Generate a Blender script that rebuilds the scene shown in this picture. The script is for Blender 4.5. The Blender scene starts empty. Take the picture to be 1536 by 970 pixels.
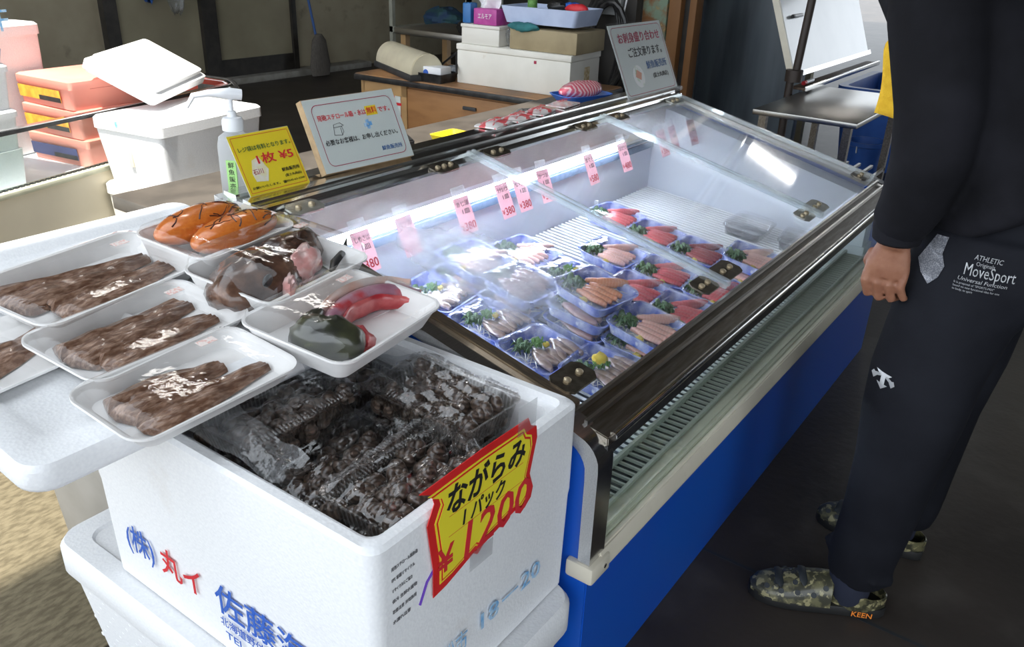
import bpy, bmesh, math, random
from mathutils import Vector, Matrix
from mathutils.bvhtree import BVHTree
random.seed(7)
S = bpy.context.scene
COL = S.collection
R = math.radians

# ---------------------------------------------------------------- camera, light, exposure
cd = bpy.data.cameras.new('camera'); cam = bpy.data.objects.new('camera', cd); COL.objects.link(cam)
CR = ((0.5876, -0.3261, 0.7405), (-0.8085, -0.2743, 0.5207), (0.0333, -0.9047, -0.4248))
cam.matrix_world = Matrix([[CR[i][0], -CR[i][1], -CR[i][2], (0, 0, 1.42)[i]] for i in range(3)] + [[0, 0, 0, 1]])
cd.sensor_width = 36; cd.lens = 1243.87 / 1536 * 36; cd.clip_start = 0.02
S.camera = cam
W = bpy.data.worlds.new('sky'); S.world = W; W.use_nodes = True
bg = W.node_tree.nodes['Background']; bg.inputs[0].default_value = (0.86, 0.93, 1.0, 1); bg.inputs[1].default_value = 1.9
sl = bpy.data.lights.new('sun', 'SUN'); sl.energy = 7; sl.angle = R(1.2); sl.color = (1, .95, .86)
sun = bpy.data.objects.new('sun', sl); COL.objects.link(sun)
sun.rotation_euler = Vector((0.35, 0.15, -0.92)).to_track_quat('-Z', 'Y').to_euler()
sun.location = (-2, 1, 6)
S.view_settings.view_transform = 'Standard'; S.view_settings.look = 'None'
S.view_settings.exposure = 0.45; S.view_settings.gamma = 1
S.view_settings.use_curve_mapping = False

# ---------------------------------------------------------------- materials
def nd(nt, t, **k):
    n = nt.nodes.new(t)
    for a, v in k.items(): setattr(n, a, v)
    return n
def mat(name, c, r=.5, m=0, c2=None, sc=12, thr=(.4, .62), bump=0, bsc=None, spec=.5, tex='noise', coat=0, stretch=None, emis=0, sss=0, trans=0, c3=None, sc3=60, thr3=(.6, .7)):
    M = bpy.data.materials.new(name); M.use_nodes = True; nt = M.node_tree; b = nt.nodes['Principled BSDF']
    L = nt.links.new
    b.inputs['Base Color'].default_value = (*c, 1); b.inputs['Roughness'].default_value = r; b.inputs['Metallic'].default_value = m
    b.inputs['Specular IOR Level'].default_value = spec; b.inputs['Coat Weight'].default_value = coat; b.inputs['Coat Roughness'].default_value = .08
    if sss: b.inputs['Subsurface Weight'].default_value = sss; b.inputs['Subsurface Radius'].default_value = (.02, .012, .008)
    if emis: b.inputs['Emission Color'].default_value = (*c, 1); b.inputs['Emission Strength'].default_value = emis
    tc = nd(nt, 'ShaderNodeTexCoord'); mp = nd(nt, 'ShaderNodeMapping'); L(tc.outputs['Object'], mp.inputs[0])
    if stretch: mp.inputs['Scale'].default_value = stretch
    def tx(scale, kind):
        if kind == 'voronoi':
            t = nd(nt, 'ShaderNodeTexVoronoi'); t.inputs['Scale'].default_value = scale; L(mp.outputs[0], t.inputs[0]); return t.outputs['Distance']
        if kind == 'wave':
            t = nd(nt, 'ShaderNodeTexWave'); t.inputs['Scale'].default_value = scale; t.inputs['Distortion'].default_value = 3; t.inputs['Detail'].default_value = 3
            L(mp.outputs[0], t.inputs[0]); return t.outputs[1]
        t = nd(nt, 'ShaderNodeTexNoise'); t.inputs['Scale'].default_value = scale; t.inputs['Detail'].default_value = 6; L(mp.outputs[0], t.inputs[0]); return t.outputs[0]
    if c2 is None: c2 = tuple(v * .86 for v in c)
    cr = nd(nt, 'ShaderNodeValToRGB'); L(tx(sc, tex), cr.inputs[0])
    cr.color_ramp.elements[0].position, cr.color_ramp.elements[1].position = thr
    cr.color_ramp.elements[0].color = (*c, 1); cr.color_ramp.elements[1].color = (*c2, 1)
    out = cr.outputs[0]
    if c3:
        c3r = nd(nt, 'ShaderNodeValToRGB'); L(tx(sc3, 'noise'), c3r.inputs[0])
        c3r.color_ramp.elements[0].position, c3r.color_ramp.elements[1].position = thr3
        mx = nd(nt, 'ShaderNodeMix', data_type='RGBA'); L(c3r.outputs[0], mx.inputs[0]); L(out, mx.inputs[6]); mx.inputs[7].default_value = (*c3, 1); out = mx.outputs[2]
    L(out, b.inputs['Base Color'])
    if bump:
        bp = nd(nt, 'ShaderNodeBump'); bp.inputs['Strength'].default_value = bump; bp.inputs['Distance'].default_value = .004
        L(tx(bsc or sc, tex), bp.inputs['Height']); L(bp.outputs[0], b.inputs['Normal'])
    return M
def film(name, tint=(1, 1, 1), base=.04, fr=.5, rough=.04, bump=0, bsc=30, haze=0, hz=None, dist=.004):
    """clear sheet: transparent + glossy by fresnel, optional even haze or a condensation patch (centre, radii) in metres"""
    M = bpy.data.materials.new(name); M.use_nodes = True; nt = M.node_tree; L = nt.links.new
    for n in list(nt.nodes):
        if n.type != 'OUTPUT_MATERIAL': nt.nodes.remove(n)
    o = nt.nodes[0]
    t = nd(nt, 'ShaderNodeBsdfTransparent'); t.inputs[0].default_value = (*tint, 1)
    g = nd(nt, 'ShaderNodeBsdfGlossy'); g.inputs['Roughness'].default_value = rough; g.inputs[0].default_value = (1, 1, 1, 1)
    ge = nd(nt, 'ShaderNodeNewGeometry'); dt = nd(nt, 'ShaderNodeVectorMath', operation='DOT_PRODUCT'); L(ge.outputs['Incoming'], dt.inputs[0]); L(ge.outputs['Normal'], dt.inputs[1])
    ab = nd(nt, 'ShaderNodeMath', operation='ABSOLUTE'); L(dt.outputs['Value'], ab.inputs[0]); iv = nd(nt, 'ShaderNodeMath', operation='SUBTRACT', use_clamp=True); iv.inputs[0].default_value = 1; L(ab.outputs[0], iv.inputs[1])
    pw_ = nd(nt, 'ShaderNodeMath', operation='POWER'); L(iv.outputs[0], pw_.inputs[0]); pw_.inputs[1].default_value = 4
    ma = nd(nt, 'ShaderNodeMath', operation='MULTIPLY_ADD', use_clamp=True); L(pw_.outputs[0], ma.inputs[0]); ma.inputs[1].default_value = fr; ma.inputs[2].default_value = base
    tc = nd(nt, 'ShaderNodeTexCoord')
    if bump:
        nz = nd(nt, 'ShaderNodeTexNoise'); nz.inputs['Scale'].default_value = bsc; nz.inputs['Detail'].default_value = 3; L(tc.outputs['Object'], nz.inputs[0])
        bp = nd(nt, 'ShaderNodeBump'); bp.inputs['Strength'].default_value = bump; bp.inputs['Distance'].default_value = dist; L(nz.outputs[0], bp.inputs['Height'])
        L(bp.outputs[0], g.inputs['Normal']); L(bp.outputs[0], dt.inputs[1])
    mx = nd(nt, 'ShaderNodeMixShader'); L(ma.outputs[0], mx.inputs[0]); L(t.outputs[0], mx.inputs[1]); L(g.outputs[0], mx.inputs[2])
    out = mx.outputs[0]
    if haze or hz:
        d = nd(nt, 'ShaderNodeBsdfTranslucent'); d.inputs[0].default_value = (.95, .97, 1, 1)
        d2 = nd(nt, 'ShaderNodeBsdfDiffuse'); d2.inputs[0].default_value = (.95, .97, 1, 1)
        md = nd(nt, 'ShaderNodeMixShader'); md.inputs[0].default_value = .3; L(d.outputs[0], md.inputs[1]); L(d2.outputs[0], md.inputs[2])
        m2 = nd(nt, 'ShaderNodeMixShader'); L(out, m2.inputs[1]); L(md.outputs[0], m2.inputs[2]); m2.inputs[0].default_value = haze
        if hz:
            c, rr, amt = hz
            mp = nd(nt, 'ShaderNodeMapping'); L(tc.outputs['Object'], mp.inputs[0])
            mp.inputs['Scale'].default_value = (1 / rr[0], 1 / rr[1], 1 / rr[2]); mp.inputs['Location'].default_value = tuple(-c[i] / rr[i] for i in range(3))
            gr = nd(nt, 'ShaderNodeTexGradient', gradient_type='SPHERICAL'); L(mp.outputs[0], gr.inputs[0])
            nz = nd(nt, 'ShaderNodeTexNoise'); nz.inputs['Scale'].default_value = 14; nz.inputs['Detail'].default_value = 5; L(tc.outputs['Object'], nz.inputs[0])
            m1 = nd(nt, 'ShaderNodeMath', operation='MULTIPLY'); L(gr.outputs[0], m1.inputs[0]); L(nz.outputs[0], m1.inputs[1])
            m3 = nd(nt, 'ShaderNodeMath', operation='MULTIPLY_ADD'); L(m1.outputs[0], m3.inputs[0]); m3.inputs[1].default_value = amt; m3.inputs[2].default_value = haze; m3.use_clamp = True
            L(m3.outputs[0], m2.inputs[0])
        out = m2.outputs[0]
    L(out, o.inputs[0]); return M

styro = mat('styrofoam', (.86, .87, .88), .65, c2=(.80, .81, .83), sc=160, tex='voronoi', thr=(.0, .9), bump=.12, bsc=190, c3=(.72, .69, .66), sc3=9, thr3=(.66, .9))
styro_old = mat('worn styrofoam', (.82, .80, .73), .7, c2=(.76, .74, .67), sc=6, bump=.12, bsc=150, tex='noise', c3=(.55, .47, .36), sc3=22, thr3=(.68, .85))
traywhite = mat('white foam tray', (.84, .83, .82), .42, c2=(.80, .79, .78), sc=30)
steel = mat('brushed steel', (.55, .54, .52), .28, 1, c2=(.45, .43, .41), sc=20, stretch=(1, 12, 12), bump=.03)
steel_br = mat('bright steel', (.78, .78, .77), .18, 1, c2=(.68, .68, .67), sc=20, stretch=(1, 20, 20))
steel_dk = mat('dull brown steel', (.23, .20, .165), .34, 1, c2=(.32, .29, .25), sc=14, stretch=(1, 9, 9))
blackm = mat('black plastic', (.012, .012, .013), .35, c2=(.03, .03, .03), sc=30)
blue = mat('blue enamel', (.006, .095, .50), .28, c2=(.006, .085, .50), sc=3, c3=(.35, .5, .85), sc3=22, thr3=(.80, .82), coat=.3)
cream = mat('cream plastic', (.72, .67, .55), .4, c2=(.66, .61, .50), sc=9, c3=(.5, .44, .33), sc3=30, thr3=(.7, .9))
creamwall = mat('cream enamel', (.66, .60, .47), .5, c2=(.60, .545, .43), sc=3, c3=(.33, .23, .13), sc3=13, thr3=(.73, .78))
liner = mat('white liner', (.80, .83, .90), .35, c2=(.75, .78, .86), sc=5, c3=(.3, .32, .38), sc3=60, thr3=(.79, .81))
beige = mat('beige liner', (.58, .53, .47), .5, c2=(.52, .47, .42), sc=10)
wire = mat('white coated wire', (.86, .87, .88), .35, c2=(.8, .8, .82))
slotdark = mat('dark slot', (.02, .025, .03), .6)
ventblue = mat('blue grey vent', (.10, .15, .24), .5, c2=(.16, .22, .33), sc=60)
acr = film('clear acrylic', (.985, .99, .99), .02, .5, .05, haze=.02)
acr_fog = film('acrylic with condensation', (.985, .99, .99), .02, .5, .05, haze=.015, hz=((1.345, 1.04, .765), (.20, .33, .35), 1.15))
acr_far = film('hazy acrylic', (.97, .985, .985), .03, .9, .05, haze=.12)
acr_bar = film('acrylic edge bar', (.90, .95, .95), .16, .8, .1, haze=.22)
glass = film('glass', (.90, .95, .93), .02, .75, .01)
wrap = film('cling film', (1, 1, 1), .03, .55, .05, bump=.35, bsc=22)
wrap_wr = film('wrinkled film', (.97, .97, .98), .07, .9, .08, bump=.7, bsc=16, dist=.02)
clearpl = film('clear pack plastic', (.86, .85, .84), .10, .8, .08, bump=.6, bsc=60)
bagm = film('plastic bag', (.9, .92, .94), .08, .8, .14, bump=1, bsc=18, haze=.12, dist=.02)
tapem = film('clear tape', (.95, .95, .95), .05, .7, .1, haze=.10)
pink = mat('pink paper', (.94, .66, .70), .6, c2=(.92, .62, .66), sc=8)
nt_ = pink.node_tree; pb_ = nt_.nodes['Principled BSDF']; tr_ = nd(nt_, 'ShaderNodeBsdfTranslucent'); tr_.inputs[0].default_value = (.95, .70, .74, 1); mx_ = nd(nt_, 'ShaderNodeMixShader'); mx_.inputs[0].default_value = .55
nt_.links.new(pb_.outputs[0], mx_.inputs[1]); nt_.links.new(tr_.outputs[0], mx_.inputs[2]); nt_.links.new(mx_.outputs[0], nt_.nodes['Material Output'].inputs[0])
ink = mat('black ink', (.015, .014, .014), .6)
inkred = mat('red ink', (.68, .03, .04), .5, c2=(.6, .02, .03))
inkwine = mat('wine red ink', (.42, .02, .07), .5)
inkblue = mat('blue ink', (.02, .10, .50), .5, c2=(.05, .14, .5), sc=120)
inknavy = mat('blue print', (.03, .12, .33), .5)
inklight = mat('pale blue ink', (.16, .42, .75), .5, c2=(.5, .68, .85), sc=60)
yellow = mat('yellow card', (.88, .70, .03), .45, c2=(.83, .64, .03), sc=6)
paper = mat('pale green card', (.66, .71, .68), .35, c2=(.62, .67, .645), sc=4, coat=.5)
lamin = film('laminate', (1, 1, 1), .03, .35, .05, bump=.25, bsc=9)
cardb = mat('corrugated card', (.52, .36, .2), .8, c2=(.42, .29, .16), sc=40)
dark = mat('dark grey', (.04, .04, .042), .6, c2=(.025, .025, .025))

# ---------------------------------------------------------------- mesh helpers
class MB:
    def __init__(s): s.bm = bmesh.new()
    def _new(s, verts, faces, M=None):
        vs = [s.bm.verts.new(M @ Vector(v) if M else v) for v in verts]
        fs = []
        for f in faces:
            try: fs.append(s.bm.faces.new([vs[i] for i in f]))
            except ValueError: pass
        return vs, fs
    def box(s, a, b, bev=0, M=None, seg=2):
        x0, y0, z0 = a; x1, y1, z1 = b
        V = [(x0,y0,z0),(x1,y0,z0),(x1,y1,z0),(x0,y1,z0),(x0,y0,z1),(x1,y0,z1),(x1,y1,z1),(x0,y1,z1)]
        F = [(3,2,1,0),(4,5,6,7),(0,1,5,4),(1,2,6,5),(2,3,7,6),(3,0,4,7)]
        vs, fs = s._new(V, F, M)
        if bev:
            es = list({e for f in fs for e in f.edges})
            bmesh.ops.bevel(s.bm, geom=es, offset=bev, segments=seg, profile=.5, affect='EDGES')
        return s
    def prism(s, poly, h0, h1, ax='z', bev=0, M=None):
        n = len(poly)
        def P(p, h): return (p[0], p[1], h) if ax == 'z' else ((h, p[0], p[1]) if ax == 'x' else (p[0], h, p[1]))
        V = [P(p, h0) for p in poly] + [P(p, h1) for p in poly]
        F = [tuple(range(n))[::-1], tuple(range(n, 2*n))] + [(i, (i+1) % n, n+(i+1) % n, n+i) for i in range(n)]
        vs, fs = s._new(V, F, M)
        bmesh.ops.recalc_face_normals(s.bm, faces=fs)
        if bev:
            es = list({e for f in fs for e in f.edges}); bmesh.ops.bevel(s.bm, geom=es, offset=bev, segments=2, affect='EDGES')
        return s
    def loft(s, rings, M=None, cap=(1, 1), closed=True):
        n = len(rings[0]); V = [p for r in rings for p in r]; F = []
        for k in range(len(rings)-1):
            for i in range(n if closed else n-1):
                j = (i+1) % n; F.append((k*n+i, k*n+j, (k+1)*n+j, (k+1)*n+i))
        if cap[0]: F.append(tuple(range(n))[::-1])
        if cap[1]: F.append(tuple(range((len(rings)-1)*n, len(rings)*n)))
        vs, fs = s._new(V, F, M); bmesh.ops.recalc_face_normals(s.bm, faces=fs); return s
    def tube(s, pts, r, n=10, cap=(1, 1), M=None, flat=1):
        pts = [Vector(p) for p in pts]; rs = r if isinstance(r, (list, tuple)) else [r]*len(pts); rings = []
        up = Vector((0, 0, 1)); prev = None
        for i, p in enumerate(pts):
            t = (pts[min(i+1, len(pts)-1)] - pts[max(i-1, 0)]).normalized()
            if prev is None:
                a = t.cross(up if abs(t.z) < .9 else Vector((1, 0, 0))).normalized()
            else: a = (prev - t*prev.dot(t)).normalized()
            prev = a; b = t.cross(a)
            rings.append([tuple(p + a*math.cos(q)*rs[i] + b*math.sin(q)*rs[i]*flat) for q in [2*math.pi*k/n for k in range(n)]])
        return s.loft(rings, M, cap)
    def lathe(s, prof, n=20, M=None, cap=(1, 1)):
        return s.loft([[(r*math.cos(2*math.pi*k/n), r*math.sin(2*math.pi*k/n), z) for k in range(n)] for r, z in prof], M, cap)
    def blob(s, c, rad, M=None, u=14, v=9, rough=0, seed=0):
        rng = random.Random(seed); rings = []
        for k in range(1, v):
            th = math.pi*k/v; rings.append([])
            for i in range(u):
                q = 2*math.pi*i/u; f = 1 + rough*(math.sin(3*q+seed)*math.sin(2*th+seed*2)+.6*math.sin(5*q+seed*3+th*4)+rng.uniform(-.4, .4))
                rings[-1].append((c[0]+rad[0]*f*math.sin(th)*math.cos(q), c[1]+rad[1]*f*math.sin(th)*math.sin(q), c[2]-rad[2]*f*math.cos(th)))
        return s.loft(rings, M)
    def grid(s, fn, nu, nv, M=None):
        V = [fn(i/nu, j/nv) for j in range(nv+1) for i in range(nu+1)]
        F = [(j*(nu+1)+i, j*(nu+1)+i+1, (j+1)*(nu+1)+i+1, (j+1)*(nu+1)+i) for j in range(nv) for i in range(nu)]
        s._new(V, F, M); return s
    def mesh(s, name, smooth=40):
        me = bpy.data.meshes.new(name); s.bm.to_mesh(me); s.bm.free()
        if smooth:
            for p in me.polygons: p.use_smooth = True
            me.set_sharp_from_angle(angle=R(smooth))
        return me
    def build(s, name, m, parent=None, smooth=40):
        return put(name, s.mesh(name, smooth), m, parent)
PINV = {}; MCACHE = {}
def put(name, me, m, parent=None):
    """mesh in the coordinates of its thing (world when the thing stands at its own Empty built by thing(world=...))"""
    o = bpy.data.objects.new(name, me); COL.objects.link(o)
    if m and me.materials and me.materials[0] != m:
        k = (me.name, m.name)
        if k not in MCACHE: MCACHE[k] = me.copy(); MCACHE[k].materials.clear()
        me = MCACHE[k]; o.data = me
    if m and not me.materials: me.materials.append(m)
    if parent:
        o.parent = parent; P = parent
        inv = Matrix()
        while P is not None and P.name in PINV: inv = PINV[P.name]; break
        if parent.name in PINV: o.matrix_parent_inverse = PINV[parent.name]
    return o
def tag(o, label, cat, group=None, kind=None):
    o['label'] = label; o['category'] = cat
    if group: o['group'] = group
    if kind: o['kind'] = kind
    return o
def thing(name, label, cat, loc=(0, 0, 0), rz=0, group=None, world=True):
    o = bpy.data.objects.new(name, None); COL.objects.link(o); o.empty_display_size = .05
    o.location = loc; o.rotation_euler = (0, 0, rz); tag(o, label, cat, group)
    if world: PINV[o.name] = (Matrix.Translation(loc) @ Matrix.Rotation(rz, 4, 'Z')).inverted()
    return o
def struct(o): o['kind'] = 'structure'; return o
def copy_tree(o, parent=None):
    c = o.copy(); COL.objects.link(c); c.parent = parent
    for ch in list(o.children): copy_tree(ch, c)
    return c
def rr(L, Wd, r, n=5, z=0, c=(0, 0)):
    pts = []
    for cx, cy, a0 in ((L/2-r, Wd/2-r, 0), (-L/2+r, Wd/2-r, 90), (-L/2+r, -Wd/2+r, 180), (L/2-r, -Wd/2+r, 270)):
        for k in range(n+1):
            a = R(a0+90*k/n); pts.append((c[0]+cx+r*math.cos(a), c[1]+cy+r*math.sin(a), z))
    return pts
def frame(o, ux, uy):
    ux = Vector(ux).normalized(); uy = Vector(uy); uy = (uy-ux*uy.dot(ux)).normalized(); n = ux.cross(uy)
    return Matrix(((ux.x, uy.x, n.x, o[0]), (ux.y, uy.y, n.y, o[1]), (ux.z, uy.z, n.z, o[2]), (0, 0, 0, 1)))
def text_mesh(s, size, width=None, bold=0, shear=0, align='LEFT', space=1):
    c = bpy.data.curves.new('lettering', 'FONT'); c.body = s; c.size = size; c.align_x = align; c.offset = bold*.3; c.shear = shear; c.resolution_u = 2; c.space_character = space
    c.extrude = .0003
    o = bpy.data.objects.new('lettering', c); COL.objects.link(o)
    dg = bpy.context.evaluated_depsgraph_get(); me = bpy.data.meshes.new_from_object(o.evaluated_get(dg))
    bpy.data.objects.remove(o); bpy.data.curves.remove(c)
    if width:
        xs = [v.co.x for v in me.vertices]; k = width/(max(xs)-min(xs))
        for v in me.vertices: v.co.x *= k
    return me
def text(s, size, m, parent, F, x, y, width=None, bold=0, shear=0, align='LEFT', name='lettering', rot=0, eps=.0012, vertical=False):
    """lettering on the plane F (ux, uy, normal) at (x, y) in that plane"""
    if vertical:
        for k, ch in enumerate(s): text(ch, size, m, parent, F, x, y-k*size*1.12, bold=bold, name=name, eps=eps)
        return
    me = text_mesh(s, size, width, bold, shear, align)
    me.transform(F @ Matrix.Translation((x, y, eps)) @ Matrix.Rotation(rot, 4, 'Z'))
    return put(name, me, m, parent)
def panel(F, x0, y0, x1, y1, z0, z1, m, name, parent, bev=0):
    b = MB(); b.box((x0, y0, z0), (x1, y1, z1), bev, F); return b.build(name, m, parent)
def ring_frame(F, x0, y0, x1, y1, w, r, z, m, name, parent):
    """thin rounded printed border line"""
    b = MB(); cx, cy = (x0+x1)/2, (y0+y1)/2
    o = rr(x1-x0, y1-y0, r, 5, z, (cx, cy)); i = rr(x1-x0-2*w, y1-y0-2*w, max(r-w, .001), 5, z, (cx, cy))
    b.loft([o, i], F, (0, 0)); return b.build(name, m, parent, 0)

# ================================================================ SETTING
floorm = mat('stained concrete', (.052, .042, .036), .45, spec=.35, c2=(.024, .020, .018), sc=1.6, thr=(.35, .7), bump=.25, bsc=38, c3=(.075, .066, .058), sc3=4.5, thr3=(.52, .8))
bright_floor = mat('bare yellowish concrete', (.17, .14, .085), .8, c2=(.10, .08, .045), sc=30, bump=.6, bsc=70, stretch=(1, 2.5, 1))
b = MB(); b.box((-6, -8, -.2), (60, 12, 0)); floor = struct(b.build('floor', floorm))
b = MB(); b.box((-3, 1.45, -.01), (1.35, 3.2, .004)); struct(b.build('floor_slab', bright_floor, floor))
for (x0, y0, x1, y1) in ((1.686, -4, 1.690, .56),):
    b = MB(); b.box((x0-.003, y0-.003, -.02), (x1+.003, y1+.003, .0006)); b.build('floor_joint', slotdark, floor)
wallm = mat('grimy cream wall', (.34, .30, .21), .7, c2=(.26, .22, .15), sc=2, c3=(.12, .10, .07), sc3=7, thr3=(.62, .85))
darkwall = mat('dark shed wall', (.05, .045, .04), .8, c2=(.03, .028, .025), sc=2)
roofm = mat('corrugated roof', (.10, .10, .10), .6, c2=(.14, .135, .13), sc=3)
b = MB(); b.box((-1, 7.2, 0), (9, 7.4, 3.6)); wb_ = struct(b.build('wall_back', wallm))
b = MB(); b.box((8.9, 2.7, 0), (9.1, 7.2, 3.6)); struct(b.build('wall_right', darkwall))
b = MB(); b.box((.5, -3.6, 0), (9, -3.4, 3.6)); struct(b.build('wall_front_shade', darkwall))  # unseen wall added behind the camera to darken the open front side
# roof of the hall in sheets: unseen, shaped to shade the right and let sun through a gap at left
b = MB()
for (x0, y0, x1, y1) in ((-2.2, -3.6, 18, 1.22), (1.72, 1.22, 18, 7.4), (-2.2, 4.6, 1.72, 7.4)):
    b.box((x0, y0, 3.6), (x1, y1, 3.64))
struct(b.build('ceiling', roofm))
lampm = mat('lit ceiling tube', (1, .97, .92), .4, emis=14, c2=(1, .97, .92))
for i, (x, y, lab) in enumerate(((2.35, 3.45, 'fluorescent ceiling lamp above the coolers'), (3.75, 4.25, 'fluorescent ceiling lamp over the office desk'), (9.9, 2.3, 'fluorescent ceiling lamp at the far end of the hall'))):
    t = thing('ceiling_lamp', lab, 'lamp', (x, y, 3.3)); b = MB(); b.box((x-.10, y-.45, 3.32), (x+.10, y+.45, 3.38), .006); b.build('reflector', mat('white lamp casing', (.8, .8, .8), .5), t)
    for dx in (-.05, .05): b = MB(); b.tube([(x+dx, y-.42, 3.30), (x+dx, y+.42, 3.30)], .016, 8); b.build('lamp_tube', lampm, t)
    for dy in (-.3, .3): b = MB(); b.tube([(x, y+dy, 3.37), (x, y+dy, 3.62)], .006, 6); b.build('hanger', lampm if False else steel, t)
# sliding door in the back wall
dframe = mat('dark door frame', (.02, .018, .015), .5, c2=(.035, .03, .025))
doorp = mat('dull olive door panel', (.30, .27, .18), .6, c2=(.24, .21, .14), sc=2)
b = MB()
b.box((4.93, 7.10, .06), (5.09, 7.2, 2.6)); b.box((6.0, 7.12, .06), (6.06, 7.2, 2.6)); b.box((5.09, 7.13, .06), (6.0, 7.2, .22)); b.box((4.0, 7.12, .06), (4.12, 7.2, 2.6)); b.box((4.0, 7.12, 2.1), (6.06, 7.2, 2.2))
d1 = struct(b.build('door_1', dframe))
b = MB(); b.box((5.09, 7.15, .22), (6.0, 7.19, 2.1)); b.build('door_panel', doorp, d1)
b = MB(); b.box((4.12, 7.15, .12), (4.93, 7.19, 2.1)); b.build('door_panel', doorp, d1)
b = MB(); b.box((3.6, 7.0, 0), (7.0, 7.2, .06), .006); struct(b.build('trim_1', mat('grey sill', (.32, .31, .28), .7, c2=(.24, .23, .2))))
rust = mat('rusty green paint', (.20, .27, .19), .7, c2=(.23, .10, .035), sc=9, thr=(.45, .56), bump=.3, c3=(.35, .26, .10), sc3=18, thr3=(.58, .66))
brown = mat('brown painted steel', (.25, .115, .04), .55, c2=(.20, .09, .03), sc=4, stretch=(1, 1, .2))
b = MB(); b.box((5.0, 2.43, 0), (5.12, 2.60, 3.6), .006); struct(b.build('trim_2', rust))
b = MB(); b.box((5.0, 2.34, 0), (5.1, 2.42, 3.6), .004); b.box((5.04, 2.255, 0), (5.14, 2.30, 3.6), .003); struct(b.build('trim_3', brown))
b = MB(); b.box((5.06, 2.295, 0), (5.12, 2.345, 3.6)); struct(b.build('trim_4', dframe))
slate = mat('slate grey steel sheet', (.08, .10, .12), .4, c2=(.17, .20, .225), sc=2.2, thr=(.3, .75), stretch=(1, 2.5, .35), c3=(.02, .022, .025), sc3=2, thr3=(.5, .8))
b = MB(); b.box((5.6, 1.72, 0), (5.68, 2.50, 2.6), .004); b.box((5.585, 2.44, 0), (5.6, 2.465, 2.6)); struct(b.build('door_2', slate))
b = MB(); b.box((5.9, 1.75, 0), (5.96, 2.9, 3.6)); struct(b.build('wall_side', wallm))

# ================================================================ MAIN SHOWCASE
X0, X1, YF, YR, ZF, ZR = 1.062, 3.178, .554, 1.53, .642, .862
SLP = (.846-.642)/(1.4215-.554)
def lz(y, off=0): return .642+(y-.554)*SLP+off
case = thing('display_case', 'long blue refrigerated showcase with steel edges and sloping clear lids', 'showcase', (2.1, 1.05, 0))
b = MB(); b.box((X0+.004, YF+.004, .0), (X1-.004, YF+.03, .372)); b.build('front_panel', blue, case)
b = MB(); b.box((X0+.02, YF+.01, 0), (X1-.02, YF+.05, .02)); b.build('plinth', blackm, case)
def endprof(ins, z0=0., r=.055):
    yf, yr = YF+ins, YR+.02-ins; zt = lambda y: lz(y)-ins
    pts = [(yf, z0), (yf, ZF-.06-ins)]
    c = (yf+r, ZF-.052-ins*.7)
    for k in range(1, 7):
        a = R(180-15*k*.85); pts.append((c[0]+r*math.cos(a), c[1]+r*math.sin(a)))
    pts += [(YF+.10, zt(YF+.10)), (1.42, zt(1.42)), (yr, .872-ins), (yr, z0)]
    return pts
for nm, xa, xb, sgn in (('n', X0, X0+.035, -1), ('f', X1-.035, X1, 1)):
    b = MB(); b.prism(endprof(.006), xa, xb, 'x'); b.build('end_panel', blue, case)
    # steel band over the end's front and top edge
    o = endprof(-.003, .372)[:-2]+[(1.555, .880)]; i = endprof(.022, .372)[:-2]+[(1.555, .845)]
    xs = (xa-.006, xb+.012) if sgn < 0 else (xa-.012, xb+.006)
    b = MB(); b.loft([[(xs[0], *p) for p in o], [(xs[1], *p) for p in o], [(xs[1], *p) for p in i], [(xs[0], *p) for p in i], [(xs[0], *p) for p in o]], None, (0, 0), False)
    b.build('end_trim', steel_br, case)
    cx = (xa-.012, xb+.022) if sgn < 0 else (xa-.022, xb+.012)
    b = MB(); b.box((cx[0], YF-.014, .343), (cx[1], YF+.045, .382), .006); cc = b.build('corner_cap', cream, case)
    b = MB(); b.tube([(sum(cx)/2+.012, YF-.0155, .364), (sum(cx)/2+.012, YF-.012, .364)], .005); b.build('screw', steel_br, cc)
b = MB(); b.box((X0, YR-.02, .0), (X1, YR+.02, .84)); b.build('rear_panel', cream, case)
# lower cream rail of the front, glass, top rail
b = MB(); b.prism([(YF-.012, .350), (YF-.012, .372), (YF-.002, .392), (YF+.012, .392), (YF+.012, .350)], X0+.03, X1-.03, 'x', .003); b.build('front_rail', cream, case)
b = MB(); b.box((X0+.03, YF+.012, .365), (X1-.03, YF+.05, .398)); b.box((X0+.03, YF+.020, .398), (X1-.03, YF+.024, .404)); b.build('sill', cream, case)
b = MB(); b.box((X0+.03, YF+.006, .386), (X1-.03, YF+.011, .628)); b.build('front_glass', glass, case)
b = MB(); b.prism([(YF+.002, .616), (YF+.002, lz(YF)-.004), (YF+.078, lz(YF+.078)-.006), (YF+.078, .634)], X0+.03, X1-.03, 'x', .002); b.build('top_front_rail', steel_dk, case)
b = MB(); b.tube([(X0+.047, YF+.002, .634), (X1-.047, YF+.002, .634)], .0085, 12); b.build('bright_edge', steel_br, case)
b = MB(); b.box((X0+.03, YF+.001, .600), (X1-.03, YF+.012, .622)); b.build('glass_gasket', blackm, case)
b = MB(); b.box((X0+.03, YF+.045, lz(YF+.045)-.006), (X1-.03, YF+.052, lz(YF+.045)+.004)); b.box((X0+.03, YF+.072, lz(YF+.072)-.006), (X1-.03, YF+.079, lz(YF+.072)+.006)); b.build('rail_ridge', steel, case)
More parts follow.
